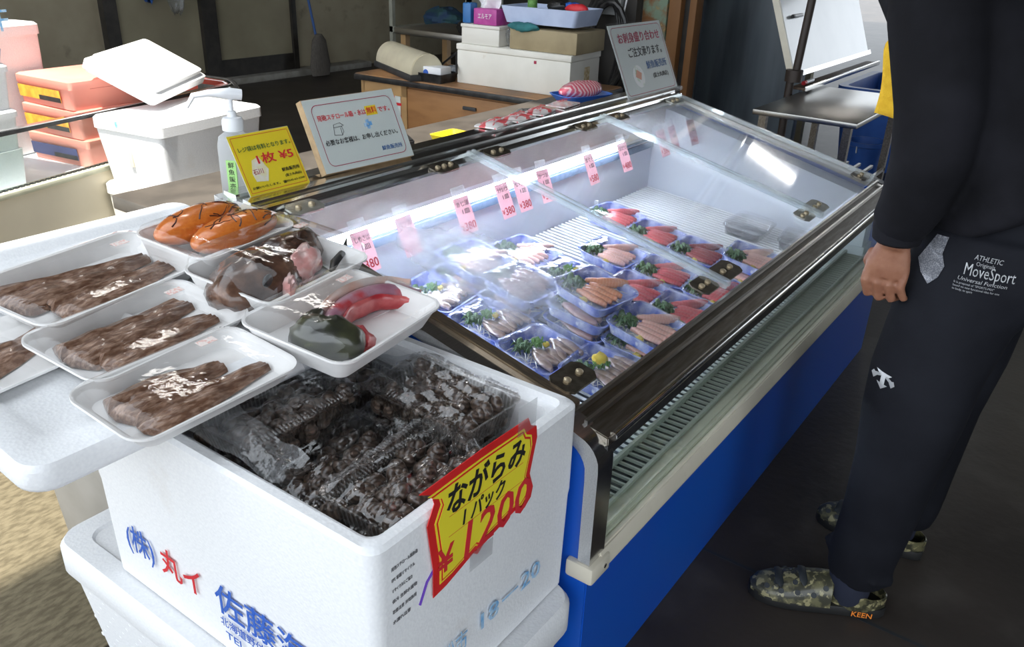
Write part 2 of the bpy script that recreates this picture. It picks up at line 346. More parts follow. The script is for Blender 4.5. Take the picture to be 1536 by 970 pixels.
# inside
zd = lambda y: .35+.1*y
b = MB()
b.box((X0+.035, 1.485, .40), (X1-.05, 1.51, .70)); b.build('back_liner', liner, case)
b = MB(); b.box((X1-.135, YF+.05, .36), (X1-.035, 1.50, .44)); b.prism([(YF+.06, .40), (YF+.06, .615), (1.42, lz(1.42)-.03), (1.49, .82), (1.49, .40)], X1-.13, X1-.04, 'x'); b.build('end_liner', liner, case)
b = MB(); b.prism([(YF+.06, .40), (YF+.06, .615), (1.42, lz(1.42)-.03), (1.49, .82), (1.49, .40)], X0+.035, X0+.05, 'x'); b.build('end_liner', liner, case)
b = MB(); b.prism([(YF+.05, .34), (1.50, .40), (1.50, .38), (YF+.05, .32)], X0+.035, X1-.05, 'x'); b.build('floor_liner', mat('grey case floor', (.20, .23, .28), .5, c2=(.17, .2, .25)), case)
b = MB(); b.box((X0+.035, 1.44, .762), (X1-.05, 1.50, .842)); b.build('rear_header', beige, case)
b = MB(); b.box((X0+.06, 1.475, .664), (X1-.14, 1.488, .688)); b.box((X0+.06, 1.478, .694), (X1-.14, 1.490, .700)); b.build('vent_slot', ventblue, case)
tubem = mat('lit fluorescent tube', (.78, .88, 1.0), .4, emis=31, c2=(.78, .88, 1.0))
b = MB(); b.box((X0+.05, 1.450, .742), (X1-.4, 1.49, .762), .004); hs = b.build('lamp_housing', wire, case)
b = MB(); b.box((X0+.07, 1.455, .704), (X1-.42, 1.486, .742), .010); b.build('lamp_tube', tubem, hs)
# wire shelf: each wire a part
w0 = MB(); y0, y1 = .665, 1.48
w0.tube([(0, y0, zd(y0)), (0, y1, zd(y1))], .0042, 6); wm = w0.mesh('shelf_wire')
n = 84
for k in range(n): o = put('shelf_wire', wm, wire, case); o.location.x += X0+.06+(X1-.145-X0-.06)*k/(n-1)
for y in (.70, .98, 1.24, 1.46):
    b = MB(); b.tube([(X0+.055, y, zd(y)-.006), (X1-.14, y, zd(y)-.006)], .0042, 6); b.build('cross_rod', wire, case)
for x in (1.9, 2.62):
    b = MB(); b.box((x, 1.472, .515), (x+.008, 1.486, .532)); b.tube([(x+.004, 1.48, .512), (x+.004, 1.40, .500)], .004, 6); b.build('shelf_clip', wire, case)
# air grille behind the front glass
b = MB(); b.box((X0+.04, YF+.05, .398), (X1-.06, YF+.108, .402)); gb = b.build('grille_back', slotdark, case)
g0 = MB(); g0.box((-.0028, YF+.05, .400), (.0028, YF+.108, .408)); gm = g0.mesh('grille_bar')
greyp = mat('grey plastic grille', (.42, .43, .38), .5)
n = 92
for k in range(n): o = put('grille_bar', gm, greyp, case); o.location.x += X0+.05+(X1-X0-.12)*k/(n-1)
b = MB(); b.box((X0+.04, YF+.045, .40), (X1-.06, YF+.052, .41)); b.box((X0+.04, YF+.104, .398), (X1-.06, YF+.112, .420)); b.build('grille_rail', greyp, case)
# rear rail, ridged
b = MB(); b.prism([(1.405, .842), (1.405, .850), (1.43, .856), (1.432, .866), (1.445, .868), (1.447, .860), (1.462, .863), (1.464, .874), (1.490, .877), (1.492, .868), (1.512, .870), (1.514, .882), (1.555, .884), (1.555, .845), (1.43, .838)], X0+.02, X1-.02, 'x'); b.build('rear_rail', steel_br, case, 20)
b = MB(); b.box((X0+.02, 1.447, .855), (X1-.02, 1.462, .8615)); b.box((X0+.02, 1.4925, .860), (X1-.02, 1.5118, .8685)); b.build('rail_groove', dark, case)
# lids
joints = (X0+.03, 1.802, 2.527, X1-.05)
hin = mat('brown mirror hinge', (.12, .10, .075), .2, .8, c2=(.2, .175, .14), sc=60)
hin2 = mat('pale hinge plate', (.5, .5, .45), .25, .8, c2=(.38, .38, .34), sc=40)
boltm = mat('brass bolt', (.62, .52, .36), .35, .7)
def plate(x, y, L, Wd, parent, m, nb):
    F = frame((x, y, lz(y)+.010), (1, 0, 0), (0, 1, SLP)); q = MB(); c = min(L, Wd)*.22
    q.prism([(-L/2+c, -Wd/2), (L/2-c, -Wd/2), (L/2, -Wd/2+c), (L/2, Wd/2-c), (L/2-c, Wd/2), (-L/2+c, Wd/2), (-L/2, Wd/2-c), (-L/2, -Wd/2+c)], 0, .005, 'z', 0, F)
    h = q.build('hinge', m, parent)
    for k in range(nb):
        q = MB(); q.lathe([(.0075, .0), (.0075, .004), (.004, .0065)], 10, F @ Matrix.Translation((-L/2+L*(k+.7)/(nb+.4), 0, .005))); q.build('bolt', boltm, h)
for k in range(3):
    a, c = joints[k]+.004, joints[k+1]-.004
    q = MB(); q.prism([(YF+.085, lz(YF+.085)+.004), (YF+.085, lz(YF+.085)+.009), (1.412, lz(1.412)+.009), (1.412, lz(1.412)+.004)], a, c, 'x')
    lid = q.build('lid', (acr_fog, acr, acr_far)[k], case)
    for e in (a, c-.013):
        if k == 0 and e == a: continue
        q = MB(); q.prism([(YF+.085, lz(YF+.085)+.009), (YF+.085, lz(YF+.085)+.024), (1.432, lz(1.432)+.024), (1.432, lz(1.432)+.009)], e, e+.013, 'x', .002); q.build('edge_bar', acr_bar, lid)
    w = c-a
    plate(a+.12*w, 1.405, .09, .05, lid, (hin2, hin, hin)[k], 2 if k else 2); plate(a+(.80 if k < 2 else .86)*w, 1.405, .09, .05, lid, (hin, hin, hin2)[k], 3 if k == 0 else 2)
    plate(a+(.10 if k == 0 else .1)*w, YF+.125, .10, .06, lid, (hin, hin, hin2)[k], 2); plate(a+.93*w, YF+.125, .08, .055, lid, (hin, hin2, hin)[k], 2)
# far end band: black strip and brown rail along the slope
b = MB(); b.prism([(YF+.02, lz(YF+.02)+.002), (1.50, .872), (1.50, .862), (YF+.02, lz(YF+.02)-.02)], X1-.045, X1-.006, 'x'); b.build('end_gasket', blackm, case)
b = MB(); b.prism([(YF+.08, lz(YF+.08)+.002), (1.42, lz(1.42)+.010), (1.42, lz(1.42)), (YF+.08, lz(YF+.08)-.02)], X1-.075, X1-.047, 'x', .003); b.build('end_rail', steel_dk, case)
b = MB(); b.prism([(YF+.08, lz(YF+.08)+.012), (1.42, lz(1.42)+.012), (1.42, lz(1.42)-.02), (YF+.08, lz(YF+.08)-.03)], X0+.033, X0+.062, 'x', .003); b.build('end_rail', mat('worn brown steel', (.30, .23, .16), .3, .8, c2=(.2, .16, .12), sc=25, stretch=(8, 1, 1)), case)

# ================================================================ SASHIMI PACKS
trayblue = mat('blue printed foam', (.10, .16, .56), .45, c2=(.72, .76, .90), sc=24, thr=(.42, .70), stretch=(1, 1, .5), c3=(.8, .83, .92), sc3=55, thr3=(.60, .7))
salmon = mat('salmon flesh', (.72, .30, .17), .35, c2=(.76, .38, .24), sc=45, tex='wave', thr=(.5, .95), coat=.4, sss=.2)
palepink = mat('pale pink flesh', (.74, .42, .35), .35, c2=(.78, .48, .41), sc=50, tex='wave', thr=(.4, .9), coat=.4, sss=.2)
tuna = mat('red tuna flesh', (.60, .10, .11), .35, c2=(.64, .15, .15), sc=45, tex='wave', thr=(.4, .9), coat=.4, sss=.15)
darktuna = mat('dark red flesh', (.32, .06, .06), .35, c2=(.38, .09, .08), sc=45, tex='wave', thr=(.4, .9), coat=.4)
ajim = mat('silver brown flesh', (.26, .17, .13), .28, c2=(.50, .40, .36), sc=38, thr=(.45, .6), coat=.6, c3=(.5, .22, .18), sc3=20, thr3=(.6, .7))
mackm = mat('mackerel flesh', (.30, .14, .13), .35, c2=(.45, .28, .27), sc=30, coat=.5)
green = mat('dark green herb', (.035, .10, .03), .6, c2=(.07, .17, .05), sc=60)
chive = mat('chopped chive', (.10, .26, .05), .5, c2=(.17, .36, .09), sc=60)
daikon = mat('shredded radish', (.85, .85, .80), .4, c2=(.78, .77, .7))
wasabi = mat('yellow ginger', (.75, .55, .06), .5, c2=(.8, .64, .15), sc=60)
packwrap = film('pack film', (.98, .98, 1), .035, .6, .05, bump=.6, bsc=34)
TL, TW, TH = .182, .182, .034
def tray_me(L, Wd, h, fl=.84, r=.028, t=.004, lip=.006):
    q = MB(); q.loft([rr(L*fl, Wd*fl, r*.8, 5, 0), rr(L-2*lip, Wd-2*lip, r, 5, h-.004), rr(L, Wd, r, 5, h-.002), rr(L, Wd, r, 5, h), rr(L-2*lip, Wd-2*lip, r, 5, h-.001), rr(L*fl-2*t, Wd*fl-2*t, r*.8, 5, t)])
    return q
def dome_me(L, Wd, h, up, r=.028):
    q = MB(); q.loft([rr(L*.985, Wd*.985, r, 5, h+.001), rr(L*.955, Wd*.955, r*.9, 5, h+up*.5), rr(L*.84, Wd*.84, r*.8, 5, h+up*.88), rr(L*.45, Wd*.45, r*.45, 5, h+up)], None, (0, 1)); return q
tray_mesh_s = tray_me(TL, TW, TH).mesh('tray'); film_s = dome_me(TL, TW, TH, .012).mesh('film')
def slice_me(L, Wd, h, seed):
    q = MB(); rg = random.Random(seed)
    def f(u, v):
        a = 2*math.pi*u; e = math.sin(math.pi*min(max(v, .02), .98)); x = (v-.5)*L
        wv = Wd/2*e**.45*(1+.08*math.sin(7*v+seed)); return (x, wv*math.cos(a), h*.5*(1+math.sin(a))*(.75+.25*e)+.25*h*math.sin(3*v*math.pi+seed)*.3)
    q.loft([[f(i/10, j/6) for i in range(10)] for j in range(7)]); return q.mesh('fish_slice')
slices = [slice_me(.072, .024, .014, s) for s in range(3)]
def tuft_me(nst, rad, ln, seed, r=.0012, up=.6):
    q = MB(); rg = random.Random(seed)
    for k in range(nst):
        a = rg.uniform(0, 6.28); d = rg.uniform(0, rad); p = Vector((d*math.cos(a), d*math.sin(a), rg.uniform(0, .006))); b_ = rg.uniform(0, 6.28)
        v = Vector((math.cos(b_), math.sin(b_), rg.uniform(.1, up)))*ln*rg.uniform(.6, 1.1)
        q.tube([p, p+v*.5+Vector((0, 0, .003)), p+v+Vector((0, 0, -.004))], [r, r*1.2, r*.4], 4)
    return q
herb_me = tuft_me(46, .014, .016, 1, .0022).mesh('herb_garnish'); chive_me = tuft_me(50, .014, .008, 5, .0016, .8).mesh('chopped_chive'); daik_me = tuft_me(60, .045, .03, 2, .0008, .25).mesh('shredded_radish')
q = MB(); q.blob((0, 0, .005), (.013, .011, .007), None, 10, 6, .15, 3); was_me = q.mesh('ginger_dab')
def pack(kind):
    t = thing('sashimi_pack', 'x', 'sashimi pack', (0, 0, 0), 0, 'sashimi packs in the showcase', world=False)
    put('tray', tray_mesh_s, trayblue, t)
    def at(nm, me, m, x, y, z, rz=0, s=1, ry=0):
        o = put(nm, me, m, t); s *= 1.22; o.location = (x*1.12, y*1.15, z*.9); o.rotation_euler = (0, ry, rz); o.scale = (s, s, s); return o
    at('shredded_radish', daik_me, daikon, 0, 0, .012, 0, 1.15)
    fm = dict(salmon=salmon, pink=palepink, tuna=tuna, darktuna=darktuna, aji=ajim, ginger=ajim, mackerel=mackm)[kind]
    if kind in ('aji', 'ginger'):
        for k in range(6): at('fish_slice', slices[k % 3], fm, -.028+.018*k, -.028+.006*math.sin(k*2), .018+.002*k, R(70+14*math.sin(k*1.7)), 1.05, R(6))
        at('herb_garnish', herb_me, green, -.02, .035, .018, 0, 1.2); at('chopped_chive', chive_me, chive, .005, .012, .036, 1, 1.15)
        at('ginger_dab', was_me, wasabi, .012, -.002 if kind == 'aji' else .02, .040, 0, .7 if kind == 'aji' else 1.5)
    elif kind == 'mackerel':
        for k in range(8): at('fish_slice', slices[k % 3], fm, -.05+.014*k, -.01+.012*(k % 2), .020, R(82+9*math.sin(k*2)), 1.2)
        at('herb_garnish', herb_me, green, -.01, .05, .022, 0, 1.2)
    else:
        for k in range(4): at('fish_slice', slices[k % 3], fm, -.036+.017*k, -.018, .018+.002*k, R(96+4*k), 1.08, 0)
        for k in range(3): at('fish_slice', slices[(k+1) % 3], fm, .036+.012*k, .012-.008*k, .022+.003*k, R(128+8*k), 1.0, 0)
        at('herb_garnish', herb_me, green, -.026, .046, .020, 0, 1.5); at('ginger_dab', was_me, wasabi, -.060, -.012, .018, 0, .9)
    put('film', film_s, packwrap, t)
    return t
PK = [ # x, y, z of base, kind, turn, label
 (1.572, 1.176, .468, 'aji', 4, 'herb-topped brown sashimi pack lying by the near end rail, third row from front glass'),
 (1.548, 1.001, .450, 'aji', -6, 'dark brown sashimi pack with chives, left of the stacked salmon pack'),
 (1.579, .838, .434, 'ginger', 3, 'sashimi pack with yellow ginger and herbs, nearest the front corner hinge'),
 (1.748, 1.203, .515, 'mackerel', -3, 'upper dark red pack fogged under the misted lid, behind the salmon pack'),
 (1.735, 1.205, .470, 'mackerel', 2, 'lower dark red pack underneath the fogged upper one'),
 (1.585, 1.375, .487, 'aji', 8, 'pale overexposed sashimi pack at the rear near corner under the lamp'),
 (1.770, 1.385, .532, 'pink', -5, 'upper fogged pack right under the lamp at the back liner'),
 (1.755, 1.390, .488, 'pink', 4, 'lower fogged blue pack at the back liner under another pack'),
 (1.800, 1.002, .534, 'salmon', -8, 'salmon sashimi pack on top of a stack of three'),
 (1.770, 1.008, .491, 'mackerel', 4, 'middle pack of the stack under the salmon pack'),
 (1.765, 1.005, .449, 'mackerel', -2, 'bottom pack of the stack under the salmon pack'),
 (1.795, .833, .476, 'pink', -4, 'upper pack of thick pink slices beside the front rail, right of the ginger pack'),
 (1.780, .838, .434, 'pink', 4, 'lower pack under the thick pink slices beside the front rail'),
 (2.050, 1.005, .450, 'tuna', -3, 'small red tuna pack just right of the salmon pack'),
 (2.030, .838, .435, 'tuna', 5, 'bright red tuna pack beside the front rail between two hinges'),
 (2.232, 1.188, .469, 'pink', -2, 'pale pink striped pack under the first lid joint, behind the salmon pack'),
 (2.240, 1.000, .448, 'tuna', 3, 'pink pack directly below the first acrylic joint bar'),
 (2.540, 1.352, .483, 'tuna', -4, 'rearmost red tuna pack on the empty wire shelf'),
 (2.500, 1.172, .466, 'tuna', 2, 'red tuna pack second from the back liner in the far column'),
 (2.478, .996, .450, 'darktuna', -3, 'dark red sliced pack third from the back liner in the far column'),
 (2.478, .812, .473, 'pink', 6, 'upper pale pink pack at the far front, hazy under the third lid'),
 (2.440, .822, .432, 'pink', -2, 'lower pack of the hazy far front stack'),
 (2.010, 1.376, .488, 'pink', -5, 'white lit pack at the back liner below the first joint bar'),
 (2.225, .826, .433, 'tuna', 3, 'pack beside the front rail under the front end of the first joint bar'),
 (1.990, 1.190, .468, 'aji', 4, 'fogged pack lying between the dark red stack and the pale pink pack'),
]
protos = {}
from mathutils import Euler
for (x, y, z, kind, rz, lab) in PK:
    if kind not in protos: t = pack(kind); protos[kind] = t
    else: t = copy_tree(protos[kind])
    t.location = (x, y, z+.010); t.rotation_euler = (R(9 if z-zd(y) < .02 else 11), 0, R(rz)); t['label'] = lab
# empty clear packs at the far end
cp = None
for i, (x, y, lab) in enumerate(((2.88, .98, 'crumpled clear plastic pack lying flat at the far end of the wire shelf'), (2.90, .79, 'clear plastic pack nearest the front rail at the far end'))):
    t = thing('clear_pack', lab, 'plastic pack', (x, y, zd(y)+.006), R(8*i), 'empty clear packs', world=False); t.rotation_euler.x = R(5.7)
    put('tray', tray_me(.2, .15, .035).mesh('tray'), clearpl, t)
    put('lid', dome_me(.2, .15, .037, .015).mesh('lid'), wrap_wr, t)

# ================================================================ PINK PRICE TAGS hung under the lids
TG = [(1.262, 'しめさば', '380', 'partly hidden pink tag beside the fish head tray, first from the near end'), (1.405, 'バツ漬', '350', 'pink price tag reading 350, second from the near end'), (1.625, 'あじ薄', '380', 'pink price tag hanging above the fogged packs'),
      (1.80, 'ホタルイカ', '380', 'pink price tag left of the first lid joint bar, with a white glare band'), (1.885, 'いか', '380', 'pink price tag hanging just behind the first lid joint bar'), (2.005, 'かつお', '380', 'pink price tag right of the first lid joint bar'),
      (2.262, 'まぐろ', '580', 'pink tag in the middle lid with a bright reflection'), (2.48, 'まだい', '480', 'pink tag in the middle lid, nearest the second joint bar'), (2.765, 'さば', '380', 'pink tag with shiny tape beyond the second joint bar'), (2.855, 'ぶり', '480', 'faint pink tag second beyond the second joint bar'), (3.02, 'たい', '480', 'faint pink tag nearest the far end of the showcase')]
tape_me = None
for i, (x, w1, pr_, lab) in enumerate(TG):
    y = 1.335; z = lz(y)-.004
    t = thing('price_tag', lab, 'price tag', (x, y, z), 0, 'pink tags hanging in the showcase')
    F = frame((x, y, z), (1, .05*math.sin(i*2.3), .03*math.sin(i)), (0, .40, .917))
    panel(F, -.03, -.125, .03, -.028, -.0004, .0004, pink, 'card', t)
    panel(F, -.026, -.045, .026, .0, .0005, .001, tapem, 'tape', t)
    text(w1, .016, ink, t, F, -.024, -.052, width=.046, bold=-.0002); text('1皿', .016, ink, t, F, -.012, -.072, width=.028)
    text('¥', .018, inkred, t, F, -.028, -.112, bold=.0002); text(pr_, .030, inkred, t, F, -.016, -.116, width=.042, bold=.0008)

# ================================================================ THINGS ON THE REAR RAIL AND BACK COUNTER
bluecoat = mat('dark counter top', (.10, .085, .07), .5, c2=(.07, .06, .05))
b = MB(); b.box((1.02, 1.58, .78), (3.25, 1.92, .815), .004); ct = thing('back_counter', 'low dark counter with a blue front strip along the rear of the showcase', 'counter', (2.1, 1.75, 0)); b.build('counter_top', bluecoat, ct)
b = MB(); b.box((1.5, 1.566, .80), (3.25, 1.585, .842), .003); b.build('edge_strip', mat('blue strip', (.02, .10, .36), .4), ct)
for x in (1.12, 3.19):
    for y in (1.61, 1.86): b = MB(); b.box((x, y, 0), (x+.035, y+.035, .785)); b.build('leg', steel, ct)
def board(name, lab, bl, ux, lean, w, h, m, edge, thick):
    t = thing(name, lab, 'sign', bl)
    ux = Vector(ux).normalized(); nh = ux.cross(Vector((0, 0, 1))).normalized(); uy = Vector((0, 0, math.cos(R(lean))))-nh*math.sin(R(lean))
    F = frame(bl, ux, uy)
    panel(F, 0, 0, w, h, -thick, -.0008, edge, 'backing', t); panel(F, .001, .001, w-.001, h-.001, -.0008, 0, m, 'card', t)
    return t, F
t, F = board('notice_sign', 'pale green notice card on thick cardboard about free foam boxes and ice', (1.325, 1.49, .884), (.996, -.08, 0), 27, .287, .182, paper, cardb, .022)
ring_frame(F, .018, .014, .270, .166, .0016, .018, .0006, inkwine, 'border_line', t)
panel(F, .178, .122, .214, .146, .0004, .0008, yellow, 'highlight_patch', t)
text('発砲スチロール箱・氷は', .0155, inkred, t, F, .027, .127, width=.150, bold=.0002); text('無料', .019, inkred, t, F, .180, .127, width=.032, bold=.0003); text('です。', .0155, inkred, t, F, .217, .127, width=.038, bold=.0004)
text('必要なお客様は、お申し出ください。', .0150, ink, t, F, .027, .066, width=.230, bold=.0002); text('鮮魚販売所', .0130, inknavy, t, F, .190, .030, width=.068, bold=0)
for (x, y) in ((.165, .100), (.172, .108), (.172, .094), (.180, .102)): panel(F, x-.005, y-.005, x+.005, y+.005, .0004, .0009, inklight, 'ice_cube_print', t)
b = MB()
for seg in (((.062, .088), (.085, .085), (.092, .093), (.090, .107), (.066, .106), (.062, .088)), ((.066, .106), (.068, .113), (.088, .116), (.097, .108), (.090, .107)), ((.085, .085), (.086, .104))):
    b.tube([F @ Vector((x, y, .0006)) for x, y in seg], .0006, 4)
b.build('box_drawing', ink, t)
panel(F, -.003, -.003, .290, .185, .0012, .0016, lamin, 'laminate', t)
t, F = board('price_sign', 'yellow laminated sign for shopping bags leaning beside the pump bottle', (1.105, 1.492, .876), (1, -.02, 0), 29, .168, .140, yellow, paper, .002)
ring_frame(F, .006, .006, .162, .134, .0012, .002, .0006, inkred, 'border_line', t)
text('レジ袋は有料となります。', .0125, green, t, F, .012, .100, width=.142, bold=.0003); text('1枚 ¥5', .026, inkred, t, F, .045, .068, width=.10, bold=.001)
text('鮮魚販売所', .0095, ink, t, F, .105, .040, width=.05, bold=.0003); text('(富士丸商店)', .007, ink, t, F, .108, .027, width=.046); text('お願いいたします。 ☎0545-63-5300', .0065, ink, t, F, .012, .014, width=.145)
b = MB(); b.prism([(.030, .030), (.060, .026), (.072, .052), (.058, .084), (.038, .078), (.027, .050)], .0006, .0009, 'z', 0, F); b.build('bag_print', mat('pale bag print', (.86, .83, .72), .5, c2=(.85, .8, .5), sc=90), t)
text('石川', .014, inkwine, t, F, .030, .046, width=.026)
panel(F, -.004, -.004, .172, .144, .0013, .0017, lamin, 'laminate', t)
t, F = board('order_sign', 'pale laminated sign for sashimi platter orders at the far end of the rail', (2.75, 1.452, .886), (1, 0, 0), 25, .41, .272, paper, lamin, .003)
ring_frame(F, .012, .010, .398, .262, .0022, .02, .0006, inkwine, 'border_line', t)
text('お刺身盛り合わせ', .040, inkwine, t, F, .045, .205, width=.325, bold=.0014); text('ご注文承ります。', .038, ink, t, F, .090, .150, width=.265, bold=.0010)
text('鮮魚販売所', .032, inknavy, t, F, .205, .098, width=.165, bold=.0008); text('(富士丸商店)', .020, ink, t, F, .235, .060, width=.125, bold=.0004)
b = MB(); b.lathe([(.042, 0), (.042, .0006)], 24, F @ Matrix.Translation((.125, .075, .0006))); b.build('dish_print', mat('plate print', (.85, .86, .84), .4, c2=(.4, .55, .3), sc=30, thr=(.55, .7)), t)
b = MB(); b.prism([(.10, .075), (.135, .06), (.15, .085), (.12, .10)], .0014, .0018, 'z', 0, F); b.build('salmon_print', salmon, t)
panel(F, -.006, -.006, .416, .278, .002, .0024, lamin, 'laminate', t)
b = MB(); b.tube([F @ Vector((-.01, -.004, .004)), F @ Vector((.2, -.008, .008)), F @ Vector((.42, -.004, .006))], .010, 6); b.build('clear_tape', tapem, t)
# pump bottle
t = thing('pump_bottle', 'white sanitizer pump bottle with a green label at the near end of the counter', 'bottle', (1.168, 1.615, .815), 0, None)
B = Matrix.Translation((1.168, 1.615, .815)) @ Matrix.Scale(1.09, 4); frost = film('frosted plastic', (.80, .83, .86), .06, .5, .25, haze=.55)
b = MB(); b.lathe([(.033, 0), (.036, .006), (.036, .135), (.032, .152), (.017, .163), (.0165, .170)], 24, B); b.build('body', frost, t)
pumpw = mat('white pump plastic', (.80, .82, .85), .3, c2=(.77, .79, .82))
b = MB(); b.lathe([(.022, .166), (.022, .186), (.019, .192), (.010, .194), (.0085, .205), (.0045, .206), (.0045, .235)], 20, B); pm = b.build('pump_cap', pumpw, t)
b = MB(); b.tube([B @ Vector((.020, -.012, .237)), B @ Vector((0, 0, .240)), B @ Vector((-.034, .022, .242)), B @ Vector((-.060, .038, .238)), B @ Vector((-.072, .046, .215))], [.012, .013, .008, .0065, .004], 12); b.build('nozzle', pumpw, pm)
lg = mat('light green label', (.45, .80, .28), .5)
F = frame((1.168-.0392*.83-.0005, 1.615-.0392*.56-.0005, .815), (.56, -.83, 0), (0, 0, 1)); panel(F, -.011, .03, .011, .12, -.004, .001, lg, 'bottle_label', t)
text('鮮魚販売所', .0145, ink, t, F, -.0072, .104, bold=.0002, vertical=True)
# crumpled bags, timer, packets, scoop
def crumple(name, lab, cat, c, rad, m, seed, rz=0):
    q = MB(); q.blob(c, rad, None, 28, 14, .12, seed); o = q.build(name, m, None, 25); tag(o, lab, cat); return o
bagpink = mat('pinkish thin plastic', (.72, .58, .52), .35, c2=(.62, .48, .43), sc=30, bump=.8, bsc=45)
crumple('plastic_bag', 'pinkish crumpled plastic bag right of the free ice notice', 'plastic bag', (1.735, 1.64, .835), (.085, .04, .024), bagpink, 4)
crumple('plastic_bag', 'crumpled thin bag between the yellow sign and the free ice notice', 'plastic bag', (1.30, 1.585, .845), (.04, .03, .032), bagpink, 9)
t = thing('card_reader', 'small black box with a white button mark behind the pinkish bag', 'device', (1.83, 1.76, .815))
M_ = Matrix.Translation((1.83, 1.76, .815)) @ Matrix.Rotation(R(-15), 4, 'Z')
b = MB(); b.prism([(-.04, 0), (.04, 0), (.04, .052), (-.04, .028)], -.06, .06, 'x', .004, M_); b.build('housing', blackm, t)
F = M_ @ frame((0, -.038, .029), (1, 0, 0), (0, .08, .024)); text('S', .02, paper, t, F, -.012, .02)
pkm = mat('red and white packet', (.85, .80, .78), .35, c2=(.78, .12, .13), sc=30, thr=(.50, .54), stretch=(.6, 1.6, 1), coat=.4)
pkm2 = mat('pink patterned packet', (.80, .50, .48), .35, c2=(.85, .8, .78), sc=70, coat=.4)
for i, (x, y, rz, m, lab) in enumerate(((2.06, 1.545, 12, pkm, 'red and white sauce packet nearest the pinkish bag'), (2.19, 1.55, 8, pkm, 'red lettered packet in the middle of the row on the rear rail'), (2.33, 1.56, 14, pkm, 'shiny packet with red print beside the clear crumpled wrap'), (2.50, 1.575, 6, pkm2, 'pink patterned packet at the far end of the packet row'))):
    t = thing('sauce_packet', lab, 'packet', (x, y, .886), R(rz), 'packets on the rear rail', world=False)
    b = MB(); b.grid(lambda u, v: ((u-.5)*.12, (v-.5)*.075, .004+.010*math.sin(math.pi*u)*math.sin(math.pi*v)+.002*math.sin(9*u+i)), 10, 8); b.box((-.06, -.0375, 0), (.06, .0375, .004)); b.build('sachet', m, t)
    F = frame((-.05, -.012, .0155), (1, 0, 0), (0, 1, 0)); text(('つま', 'わさび', 'わさび', 'おろし')[i], .028, inkred, t, F, .01, 0, width=.08, bold=.001, eps=.002)
crumple('clear_wrap', 'crumpled clear plastic wrap between two sauce packets', 'plastic wrap', (2.36, 1.63, .85), (.10, .045, .032), bagm, 14)
t = thing('plastic_tray', 'yellow plastic tray edge sticking out behind the sauce packets', 'tray', (2.02, 1.70, .815)); b = MB(); b.loft([rr(.10, .05, .012, 4, 0), rr(.12, .07, .012, 4, .03), rr(.11, .06, .012, 4, .03), rr(.09, .04, .01, 4, .004)], Matrix.Translation((2.02, 1.69, .815))); b.build('tray', yellow, t)
t = thing('meat_scoop', 'blue dish holding a cut of frozen red meat behind the order sign', 'dish', (2.86, 1.72, .815))
MS = Matrix.Translation((2.86, 1.72, .815)) @ Matrix.Rotation(R(-20), 4, 'Z')
b = MB(); b.loft([rr(.14, .09, .03, 5, 0), rr(.24, .15, .04, 5, .05), rr(.23, .14, .04, 5, .05), rr(.13, .08, .03, 5, .004)], MS); b.build('dish', mat('blue plastic', (.04, .16, .60), .35), t)
meat = mat('marbled frozen meat', (.62, .10, .15), .4, c2=(.80, .55, .55), sc=22, tex='wave', thr=(.4, .85), coat=.5)
o = MB().blob((0, 0, 0), (.10, .05, .035), MS @ Matrix.Translation((0, 0, .062)), 22, 10, .07, 6).build('frozen_meat', meat); tag(o, 'marbled red frozen meat lying in the blue dish', 'meat'); 

# ================================================================ FOREGROUND FOAM BOXES
# lower box with lid
t = thing('foam_box', 'closed dimpled white foam box with a lid under the open shell box', 'foam box', (.785, 1.0, 0))
b = MB(); cx, cy = .785, 1.005
b.loft([rr(.43, .80, .03, 5, 0, (cx, cy)), rr(.485, .865, .035, 5, .262, (cx, cy))]); bd = b.build('body', styro, t)
b = MB(); b.loft([rr(.500, .885, .045, 6, .258, (cx, cy)), rr(.512, .897, .05, 6, .266, (cx, cy)), rr(.512, .897, .05, 6, .318, (cx, cy)), rr(.496, .881, .045, 6, .331, (cx, cy)), rr(.42, .80, .035, 6, .331, (cx, cy)), rr(.41, .79, .03, 6, .325, (cx, cy))]); b.build('lid', styro, t)
# dimples on the left side
dm = MB().blob((0, 0, 0), (.002, .0055, .003), None, 8, 5).mesh('dimple'); k = 0
for r_ in range(9):
    for c_ in range(18):
        z = .245-.026*r_; o = put('dimple', dm, wire, bd); o.location = (cx-.2415-(z-.262)*-.0+(.262-z)*.105, cy+.39-.045*c_-(.022 if r_ % 2 else 0), z); o.rotation_euler = (R(35), 0, 0)
# open box
OX0, OX1, OY0, OY1, OZ0, OZ1 = .560, 1.050, .592, 1.275, .335, .720
t = thing('foam_box', 'open white foam box full of shellfish packs with blue and red lettering', 'foam box', (.805, .93, .335)); ob = t
cx, cy = (OX0+OX1)/2, (OY0+OY1)/2; L_, W_ = OX1-OX0, OY1-OY0
b = MB(); b.loft([rr(L_-.012, W_-.012, .016, 4, OZ0, (cx, cy)), rr(L_-.004, W_-.004, .02, 4, OZ0+.20, (cx, cy)), rr(L_, W_, .022, 4, OZ0+.215, (cx, cy)), rr(L_, W_, .024, 4, OZ1-.006, (cx, cy)), rr(L_-.012, W_-.012, .022, 4, OZ1, (cx, cy)), rr(L_-.040, W_-.040, .02, 4, OZ1, (cx, cy)), rr(L_-.046, W_-.046, .02, 4, OZ1-.014, (cx, cy)), rr(L_-.072, W_-.072, .02, 4, OZ1-.016, (cx, cy)), rr(L_-.085, W_-.085, .02, 4, OZ1-.15, (cx, cy))])
b.build('body', styro, t)
FL = frame((OX0+.0025, OY1, OZ0), (0, -1, 0), (0, 0, 1)) ; FP = frame((OX0, OY0+.002, OZ0), (1, 0, 0), (0, 0, 1))
e = .003
